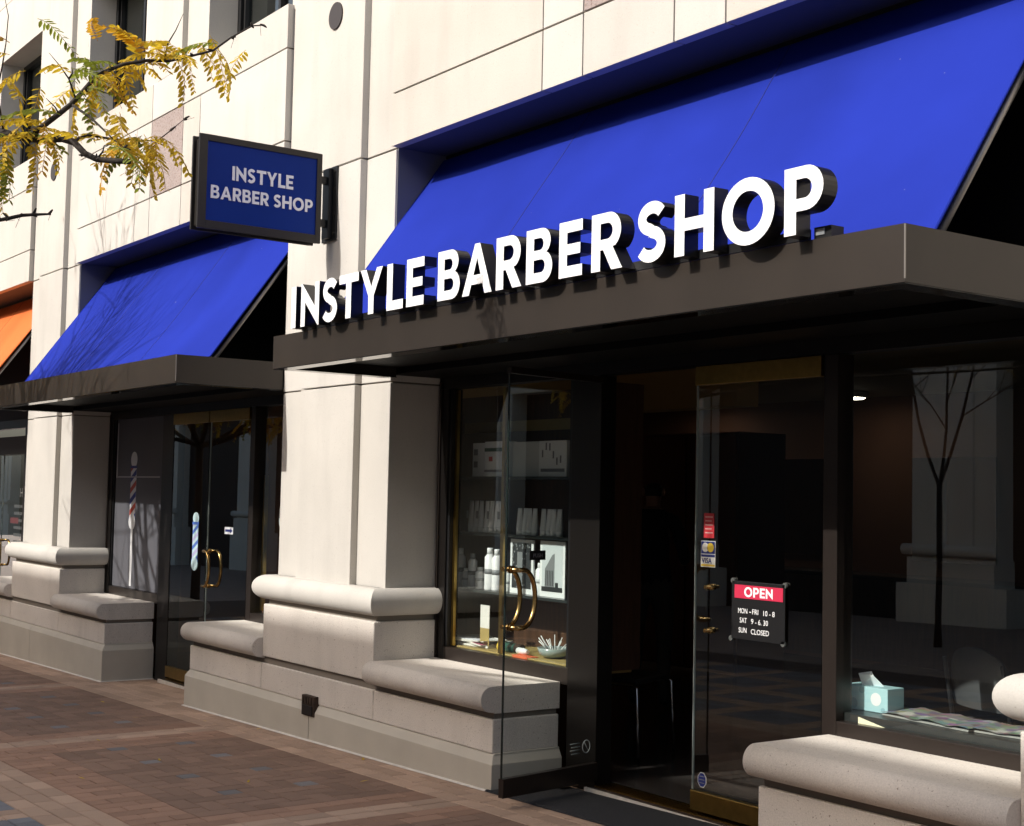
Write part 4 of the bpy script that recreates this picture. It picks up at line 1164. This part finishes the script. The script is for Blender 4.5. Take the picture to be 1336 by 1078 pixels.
# ------------------------------------------------------------------ left window board with barber pole, left door sticker, arrow
xo = bay_x(-1)
gb = thing('window_board', (xo - 1.6, YD + .10, .66), 'grey board filling the window with a painted barber pole', 'board')
MB().box(xo - 2.20, xo - .91, YD + .030, YD + .045, .650, 2.306).build('board_panel', GREYP, gb)
MB().box(xo - 2.12, xo - 1.02, YD + .0275, YD + .030, 1.725, 1.737).build('white_line', simple('pale line', (.42, .42, .44), .5), gb)
MB().box(xo - 2.165, xo - 2.15, YD + .0275, YD + .030, 1.72, 2.27).build('white_line', simple('pale line b', (.55, .55, .57), .5), gb)
def pole(th, x, y, zt, zb_, w, cols, stem=None):
    """barber pole print: finial, striped shaft, ball"""
    WHc, Ac, Bc = cols
    H = zt - zb_
    MB().disc_y((x, y, zt - .0), w * .62, H * .13, .001, 20).build('finial', WHc, th)
    s0, s1 = zb_ + .03, zt - H * .13
    MB().box(x - w * .56, x + w * .56, y - .0012, y, s0, s1).build('shaft', WHc, th)
    st = MB(); ph = (s1 - s0) / 2.3; lift = w * .62
    def clip(poly, zc, keep_above):
        out = []
        for q in range(len(poly)):
            p0, p1 = poly[q], poly[(q + 1) % len(poly)]
            i0_, i1_ = ((p0[1] >= zc) == keep_above), ((p1[1] >= zc) == keep_above)
            if i0_: out.append(p0)
            if i0_ != i1_:
                t = (zc - p0[1]) / (p1[1] - p0[1]); out.append((p0[0] + t * (p1[0] - p0[0]), zc))
        return out
    for q in range(-1, 4):
        for m, off in ((0, 0), (1, .5)):
            z = s0 + (q + off + .1) * ph
            poly = [(x - w * .56, z), (x + w * .56, z + lift), (x + w * .56, z + lift + ph * .26), (x - w * .56, z + ph * .26)]
            poly = clip(poly, s0, True)
            if len(poly) > 2: poly = clip(poly, s1, False)
            if len(poly) > 2: st.add([(px, y - .0018, pz) for px, pz in poly], [tuple(range(len(poly)))], m)
    st.build('stripe', [Ac, Bc], th)
    cp = MB(); cp.box(x - w * .66, x + w * .66, y - .0024, y - .0019, s1 - .006, s1 + .018); cp.box(x - w * .66, x + w * .66, y - .0024, y - .0019, s0 - .018, s0 + .006); cp.build('collar', Bc, th)
    MB().disc_y((x, y, zb_ - .005), w * .66, w * .56, .0034, 20).build('ball', WHc, th)
    if stem: MB().box(x - w * .19, x + w * .19, y - .001, y, stem, zb_ - w * .5).build('stem', WHc, th)
pw = simple('white vinyl', (.66, .66, .66), .5); pr_ = simple('red vinyl', (.42, .06, .035), .5)
pole(gb, xo - 1.695, YD + .0295, 1.90, 1.30, .135, (pw, pr_, NAVY), .672)
bp = thing('pole_sticker', (-11.728, yg - .002, .93), 'blue and white barber pole sticker on the left glass door', 'sticker')
pole(bp, -11.728, yg - .002, 1.37, .975, .105, (simple('pale aqua vinyl', (.50, .66, .68), .5), simple('violet vinyl', (.42, .40, .60), .5), simple('blue vinyl', (.06, .14, .48), .5)))
ar = thing('arrow_sticker', (-11.03, yg - .002, 1.26), 'small white sticker with a blue arrow on the left glass door', 'sticker')
MB().box(-11.115, -10.945, yg - .0030, yg - .0018, 1.252, 1.312).build('backing', WHITEP, ar)
am = MB().box(-11.10, -11.0, yg - .0036, yg - .0031, 1.272, 1.292); am.add([(-11.0, yg - .0036, 1.260), (-10.955, yg - .0036, 1.282), (-11.0, yg - .0036, 1.304)], [(0, 1, 2)]); am.build('arrow', NAVY, ar)
# small display behind the left shop's right window
dd = thing('display_stand', (-10.2, .75, .6), 'small display of prints in the window right of the left door', 'display stand')
MB().box(-10.54, -9.45, .60, .95, .56, .655).build('ledge', LEDGE, dd); MB().box(-10.52, -10.49, .53, .56, .655, 1.75).build('brass_bar', BRASS, dd)
for x0 in (-10.42, -10.08): MB().box(x0, x0 + .24, .72, .735, .80, 1.02).build('print_panel', WHITEP, dd); MB().box(x0 + .04, x0 + .20, .716, .7195, .84, .99).build('print_image', DKPRINT, dd)
MB().disc_y((-10.33, .60, 1.42), .03, .09, .004, 18).build('oval_emblem', pw, dd)
# window lettering of the orange shop
wl_ = thing('window_lettering', (-16.9, YD + .03, 1.0), 'faint grey HOURS lettering in the orange shop window', 'lettering')
tm = font_mb('HOURS', .15, .001, .002); to_front(tm, -17.08, YD + .04, 1.49); tm.build('lettering', simple('faded vinyl', (.20, .18, .18), .6), wl_)
ln = MB()
for q in range(6): ln.box(-17.28, -16.76 - .05 * (q % 3), YD + .037, YD + .039, 1.36 - q * .085, 1.395 - q * .085)
ln.build('text_line', simple('faded vinyl lines', (.09, .085, .085), .6), wl_)
MB().box(-17.42, -17.10, YD + .0365, YD + .0385, 1.17, 1.24).build('red_patch', simple('dull red vinyl', (.16, .03, .03), .6), wl_)

# ------------------------------------------------------------------ doormat, wedge, fallen leaves
dm = MB(); x0, x1, y0, y1 = -6.44, -4.42, -.045, .40
dm.add([gp(x0, y0, .002), gp(x1, y0, .002), gp(x1, y1, .002), gp(x0, y1, .002), gp(x0 + .006, y0 + .006, .012), gp(x1 - .006, y0 + .006, .012), gp(x1 - .006, y1 - .006, .012), gp(x0 + .006, y1 - .006, .012)],
       [(0, 1, 5, 4), (1, 2, 6, 5), (2, 3, 7, 6), (3, 0, 4, 7), (4, 5, 6, 7)])
mat_o = dm.build('doormat', MAT_RUB); tag(mat_o, 'charcoal rubber entrance mat below the open door', 'doormat')
wg = MB(); wg.prism_x([(.30, .028), (.42, .028), (.42, .075), (.30, .034)][::-1], -6.26, -6.20); tag(wg.build('door_wedge', simple('worn wood', (.16, .10, .06), .8)), 'small wooden wedge on the mat by the open door', 'door wedge')

def leaf_mesh(seed, npair, length, mat):
    """pinnate locust leaf: arching rachis with narrow leaflets; local x along the rachis"""
    rr = random.Random(seed); mb = MB()
    def P(t): return Vector((length * t * (1 - .12 * t), .012 * math.sin(3 * t + seed), -.55 * length * t * t))
    mb.tube([P(t / 8) for t in range(9)], [.0011] * 9, 4, 0, False)
    for i in range(npair):
        t = .10 + .88 * i / (npair - 1); c = P(t); d = (P(min(t + .05, 1)) - P(t - .05)).normalized()
        for s in (-1, 1):
            if rr.random() < .04: continue
            ll = .040 * (1 - .35 * abs(t - .45) / .55) * rr.uniform(.85, 1.15); ww = .0062 * rr.uniform(.85, 1.15)
            side = Vector((0, s, 0)); ax = (side * rr.uniform(.75, 1.0) + d * rr.uniform(.35, .6) + Vector((0, 0, rr.uniform(-.75, -.1)))).normalized()
            nr = Vector((0, 0, 1)); nr = (nr - ax * nr.dot(ax)).normalized(); b = ax.cross(nr)
            tw = rr.uniform(-.5, .5); b = (b * math.cos(tw) + nr * math.sin(tw))
            v = [c, c + ax * ll * .35 + b * ww, c + ax * ll * .75 + b * ww * .8, c + ax * ll - nr * .002, c + ax * ll * .75 - b * ww * .8, c + ax * ll * .35 - b * ww]
            mb.add(v, [(0, 1, 2, 3), (0, 3, 4, 5)], 0)
    me = bpy.data.meshes.new('leaf'); me.from_pydata(mb.v, [], mb.f); me.materials.append(mat); me.update()
    return me
LEAVES = [leaf_mesh(i, 9 + i % 4, .15 + .012 * (i % 4), [LEAF_Y, LEAF_Y, LEAF_Y, LEAF_O, LEAF_Y, LEAF_G, LEAF_Y, LEAF_O][i]) for i in range(8)]

def twigs(wood, foliage, p, d, length, rad, depth, rr, leafy, bounds):
    """recursive limb; appends tubes to wood and leaf placements to foliage"""
    n = 6; pts = [p.copy()]; rads = [rad]; dd = d.copy()
    for i in range(n):
        dd = (dd + Vector((rr.uniform(-.18, .18), rr.uniform(-.18, .18), rr.uniform(-.08, .14)))).normalized()
        np_ = pts[-1] + dd * length / n
        if not bounds(np_): break
        pts.append(np_); rads.append(rad * (1 - .62 * (i + 1) / n))
    if len(pts) < 2: return
    wood.tube(pts, rads, 7 if rad > .02 else 5, 0, False)
    if depth == 0:
        for q in pts[1:]:
            if rr.random() < leafy: foliage.append((q, rr.uniform(0, 6.28)))
        return
    for i in range(2, len(pts)):
        for _ in range(1 if depth > 1 else 2):
            if rr.random() < .8:
                a = Vector((rr.uniform(-1, 1), rr.uniform(-1, 1), rr.uniform(-.15, .8))).normalized()
                nd = (dd * .55 + a * .85).normalized()
                twigs(wood, foliage, pts[i], nd, length * rr.uniform(.5, .72), rads[i] * .62, depth - 1, rr, leafy, bounds)
def tree(x, y, seed, label, limbs, leafy, bounds, top=2.0, depth=2, k=1.0, ls=1.0):
    rr = random.Random(seed); z0 = gz(x) - .05
    th = thing('locust_tree', (x, y, z0), label, 'tree', 'honey locust trees along the street')
    wd = MB(); fo = []
    wd.tube([(x, y, z0), (x, y, z0 + .25), (x + .02, y, z0 + 1.0), (x + .03, y + .02, top)], [.14 * k, .10 * k, .088 * k, .080 * k], 12)
    tp = Vector((x + .03, y + .02, top - .05))
    for dv, ln_ in limbs:
        twigs(wd, fo, tp, Vector(dv).normalized(), ln_, .055 * k, depth, rr, leafy, bounds)
    wd.build('trunk', BARK, th)
    fm = MB()
    for q, a in fo:
        me = LEAVES[rr.randrange(8)]; M = Matrix.Translation(q) @ Matrix.Rotation(a, 4, 'Z') @ Matrix.Rotation(rr.uniform(-.2, .9), 4, 'Y') @ Matrix.Scale(ls * rr.uniform(.85, 1.2), 4)
        fm.add([M @ v.co for v in me.vertices], [tuple(pl.vertices) for pl in me.polygons], [0, 0, 0, 1, 0, 2, 0, 1][LEAVES.index(me)])
    if fm.v:
        f = fm.build('foliage', [LEAF_Y, LEAF_O, LEAF_G], th); f['kind'] = 'stuff'
    return th, wd
any_ = lambda p: True
T1, _ = tree(-10.5, -3.45, 11, 'honey locust tree whose golden branch reaches in front of the facade', [((-.9, -.3, .7), 2.0), ((-.5, -.9, .8), 2.0)], .25,
             lambda p: p.y < -3.0 and p.z < 6.0 and p.x < -10.2, 1.9, 2, .7)
tree(-13.1, -3.4, 5, 'bare honey locust tree opposite the left awning', [((-.3, -.1, 1), 2.7), ((.35, .1, 1), 2.7), ((.0, .3, 1.2), 2.3), ((.5, -.2, 1), 2.4), ((.15, -.3, 1.2), 2.6), ((-.5, .2, 1.1), 2.6)], .10,
     lambda p: p.y < -1.7 and p.z < 7.5, 2.2, 2, 1.3)
tree(-20.8, -3.4, 8, 'golden honey locust tree far along the street', [((-.4, .1, 1), 2.8), ((.8, .1, .35), 2.4), ((.5, -.5, .25), 2.2), ((.1, .35, .8), 2.5), ((.4, .3, .3), 2.0), ((.7, .2, .02), 1.7), ((-.6, .25, .08), 1.7), ((.25, .6, .1), 1.5), ((.6, -.4, .1), 1.6)], 1.0, lambda p: p.y < -1.2 and p.z > 1.9, 2.35, 2, .75, 2.0)
tree(.6, -3.9, 3, 'honey locust tree near the right end of the shop', [((-.3, -.1, 1), 2.4), ((.3, .1, 1), 2.4)], .3, lambda p: p.y < -3.0 and p.z > 3.0, 2.6)

BR = {
'main':[(-5.136,-3.124,2.886),(-5.082,-3.090,2.865),(-5.003,-3.021,2.850),(-4.933,-2.965,2.848),(-4.883,-2.937,2.829),(-4.838,-2.912,2.784),(-4.791,-2.887,2.760),(-4.728,-2.841,2.750),(-4.676,-2.810,2.743)],
'upper':[(-5.03,-3.05,2.858),(-5.002,-3.023,2.888),(-4.987,-2.962,2.948),(-4.987,-2.920,2.991),(-4.988,-2.880,3.044),(-4.988,-2.840,3.102),(-4.989,-2.798,3.136),(-4.975,-2.736,3.171),(-4.952,-2.658,3.194),(-4.929,-2.582,3.202),(-4.906,-2.505,3.231),(-4.884,-2.431,3.261),(-4.867,-2.367,3.320),(-4.844,-2.294,3.374),(-4.843,-2.248,3.386)],
'third':[(-4.987,-2.920,2.991),(-4.915,-2.871,2.935),(-4.854,-2.850,2.888),(-4.792,-2.827,2.838),(-4.734,-2.811,2.802)],
'fourth':[(-4.883,-2.937,2.829),(-4.915,-2.911,2.856),(-4.938,-2.871,2.877),(-4.926,-2.780,2.875),(-4.917,-2.695,2.884),(-4.918,-2.622,2.893),(-4.929,-2.569,2.942),(-4.938,-2.514,2.996)],
'twig1':[(-4.987,-2.905,3.015),(-4.952,-2.943,3.071),(-4.936,-2.982,3.107),(-4.924,-3.025,3.142)],
'twig2':[(-4.934,-2.600,3.200),(-4.884,-2.608,3.251),(-4.835,-2.599,3.289),(-4.785,-2.592,3.339)],
'twig3':[(-5.12,-3.115,2.883),(-5.062,-3.160,3.008),(-5.002,-3.161,3.090),(-4.948,-3.167,3.152),(-4.895,-3.177,3.233),(-4.857,-3.206,3.298)],
'low':[(-4.835,-3.266,2.491),(-4.780,-3.207,2.503),(-4.753,-3.187,2.507),(-4.716,-3.154,2.516),(-4.685,-3.128,2.517),(-4.644,-3.088,2.518)],
'twig4':[(-4.952,-2.943,3.071),(-4.937,-2.935,3.091),(-4.928,-2.941,3.107)],
'twig5':[(-4.988,-2.880,3.044),(-4.995,-2.830,3.063),(-4.988,-2.790,3.055),(-4.991,-2.766,3.054)],
'twig6':[(-4.987,-2.962,2.948),(-4.943,-2.990,2.958),(-4.936,-3.026,2.983)],
'twig7':[(-4.791,-2.887,2.760),(-4.761,-2.876,2.783),(-4.741,-2.879,2.800),(-4.709,-2.863,2.802)]}
CL=[(-5.102,-3.112,2.893,3),(-5.050,-3.089,2.875,4),(-5.018,-3.044,2.868,5),(-4.947,-3.031,2.881,4),(-5.038,-3.070,2.848,3),(-4.834,-2.952,2.817,2),(-4.964,-2.974,2.938,2),(-4.990,-2.852,3.072,5),(-4.969,-2.827,3.106,3),(-5.004,-2.793,3.141,4),(-5.016,-2.727,3.182,5),(-4.991,-2.693,3.194,3),(-4.963,-2.654,3.198,4),(-4.988,-2.607,3.228,2),(-4.915,-2.588,3.203,4),(-4.930,-2.526,3.242,3),(-4.939,-2.457,3.281,4),(-4.921,-2.435,3.317,2),(-4.900,-2.403,3.283,3),(-4.904,-2.323,3.288,2),(-4.847,-2.811,2.942,3),(-4.829,-2.867,2.887,2),(-4.850,-2.806,2.852,3),(-4.819,-2.765,2.867,4),(-4.888,-2.691,2.887,4),(-4.857,-2.646,2.878,7),(-4.782,-2.793,2.806,3),(-4.758,-2.846,2.809,2),(-4.943,-3.135,3.108,2),(-4.925,-3.189,3.039,3),(-4.929,-3.110,3.055,2),(-4.853,-3.181,3.111,2),(-4.886,-2.964,3.065,3),(-5.075,-3.115,2.785,3),(-5.086,-3.135,2.825,3),(-4.935,-3.027,3.010,2),(-4.970,-2.908,3.040,3),(-4.973,-2.844,3.230,1),(-4.792,-3.105,3.197,1)]
KB = 1.13
def far(p): return tuple(Vector((0, -4.507, 1.62)) + (Vector(p) - Vector((0, -4.507, 1.62))) * KB)   # the branch hangs some 5.7 m out
BR = {k: [far(p) for p in v] for k, v in BR.items()}
CL = [(*far(c[:3]), c[3]) for c in CL]
BR['main'] = [(-10.47, -3.43, 1.9), (-9.6, -3.42, 2.55), (-8.3, -3.33, 2.95), (-6.9, -3.10, 3.08)] + BR['main']
BR['low'] = [(-9.6, -3.42, 2.55), (-8.2, -3.40, 2.66), (-6.5, -3.28, 2.62)] + BR['low']
bb = MB(); rr = random.Random(4)
for nm, pts in BR.items():
    r0 = {'main': .034, 'upper': .0125, 'third': .0065, 'fourth': .0065, 'low': .012}.get(nm, .0045)
    n = len(pts)
    if nm == 'main': rad = [.055, .046, .036, .026, .019, .0175, .016, .0148, .0138, .0128, .012, .0115, .011]
    elif nm == 'low': rad = [.014, .012, .010, .008, .0075, .0075, .007, .006, .004]
    else: rad = [r0 * (1 - .78 * i / (n - 1)) for i in range(n)]
    bb.tube(pts, rad, 7)
    if nm in ('main', 'upper', 'fourth', 'third', 'low'):
        for p in pts[4:]:
            for q in range(2):     # spurs and buds
                d = Vector((rr.uniform(-1, 1), rr.uniform(-1, 1), rr.uniform(-.6, 1))).normalized(); p0 = Vector(p)
                L1 = rr.uniform(.012, .03)
                bb.tube([p0, p0 + d * L1 * .5, p0 + d * L1], [.0055, .005, .003], 5)
                if rr.random() < .5: bb.tube([p0 + d * L1, p0 + d * L1 + Vector((rr.uniform(-.03, .03), rr.uniform(-.03, .03), rr.uniform(-.06, .02)))], .0009, 3)
bb.build('branch', BARK, T1)
for (x, y, z, n) in CL:
    a0 = rr.uniform(0, 6.28)
    n = max(1, n - 1) + (1 if n > 3 else 0)
    for q in range(n):
        me = LEAVES[rr.choice([0, 1, 2, 3, 4, 6, 7, 0, 2, 4, 5, 5])]
        ob = bpy.data.objects.new('leaf', me); COL.objects.link(ob); ob.parent = T1
        ob.location = Vector((x + rr.uniform(-.02, .02), y + rr.uniform(-.02, .02), z + rr.uniform(-.015, .02))) - ORG[T1.name]
        sc = rr.uniform(.95, 1.4)
        ob.rotation_euler = (rr.uniform(-.3, .3), rr.uniform(-.75, 1.0), a0 + q * 6.283 / n + rr.uniform(-.5, .5)); ob.scale = (sc, sc, sc)

LOCN = [(-9.3, -1.2), (-8.35, -1.15), (-8.0, -1.75), (-8.25, -1.85), (-7.4, -1.0), (-10.2, -.6), (-9.2, -.08), (-9.75, -.25), (-11.2, -.5), (-7.05, -.45), (-7.7, -.09), (-12.1, -.3)]
LABW = ['beside the tan cross band', 'on the dark bricks below the vent', 'on the terracotta border', 'near the pale fleck on the terracotta border', 'by a blue brick', 'in front of the left bench', 'against the middle plinth', 'in front of the plinth corner', 'outside the left door', 'near the tan edge strip', 'touching the plinth joint', 'by the left threshold']
for (x, y), lw in zip(LOCN, LABW):
    mb = MB(); l = rr.uniform(.018, .03); a = rr.uniform(0, 6.28)
    mb.add([(-l, 0, .002), (-.2 * l, -.3 * l, .005), (l, 0, .008), (-.2 * l, .35 * l, .004)], [(0, 1, 2, 3)])
    ob = mb.build('fallen_leaf', LEAF_Y, None); ob.location = (x, y, gz(x) + .001); ob.rotation_euler = (0, 0, a)
    tag(ob, 'tiny yellow fallen leaf ' + lw, 'leaf', 'fallen leaves on the pavement')

tree(-11.2, -9.0, 21, 'slender bare tree on the far side of the street', [((-.25, .05, 1), 2.6), ((.45, .1, 1), 2.8), ((.1, -.2, 1.2), 2.2)], .06, lambda p: p.z < 6.8 and p.y < -8, 1.9, 2, .42)
tree(-17.6, -9.0, 22, 'yellow leaved tree on the far side of the street', [((-.5, .05, .8), 2.4), ((.5, .1, .7), 2.4), ((.1, -.2, 1.2), 2.2), ((.7, .3, .5), 1.8)], .8, lambda p: p.z < 6.8 and p.y < -7, 1.9, 2, .45, 1.7)
# ------------------------------------------------------------------ the building across the street (shades the lower walls, mirrored in the glass)
YO = -12.3
ob_ = thing('stone_building', (-10, YO - 3, 0), 'matching stone building across the street', 'building')
TOP = .74 + .72 * (-YO)
o = MB()
o.box(-170, 40, YO - 6, YO - .5, -1.5, TOP - .3); o.build('upper_wall', TRANSOM, ob_)
for p in range(-14, 5):
    X = -8.56 + 1.2 + 6.18 * p
    m = MB(); m.box(X - .762, X + .762, YO - .6, YO - .09, -1, TOP - .3); m.box(X - .386, X + .386, YO - .2, YO - .04, 1.0, TOP - .3); pr2 = m.build('pier', STONE_OPP, ob_)
    m = MB(); m.box(X - 1.0, X + 1.0, YO - .5, YO, -1, .4); m.box(X - .79, X + .79, YO - .5, YO - .001, .39, .81); m.build('stone_block', STONE_OPP, pr2)
    m = MB(); m.tube([(X - .87, YO - .02, .93), (X + .87, YO - .02, .93)], .087, 12); m.build('bullnose_moulding', STONE_OPP, pr2)
for k in range(-14, 5):
    xc = bay_x(k) + 1.2
    m = MB()
    for z0, z1 in ((3.86, 5.23), (6.65, 7.35), (9.0, TOP)): m.box(xc - 2.31, xc + 2.31, YO - .6, YO - .05, z0, z1)
    for z0, z1 in ((5.235, 6.645), (7.355, 8.995)): m.box(xc - .7, xc + .7, YO - .6, YO - .09, z0, z1)
    m.build('frieze', STONE_OPP, ob_)
MB().box(-170, 40, YO - .8, YO, TOP - .29, TOP).build('parapet', STONE_OPP, ob_)
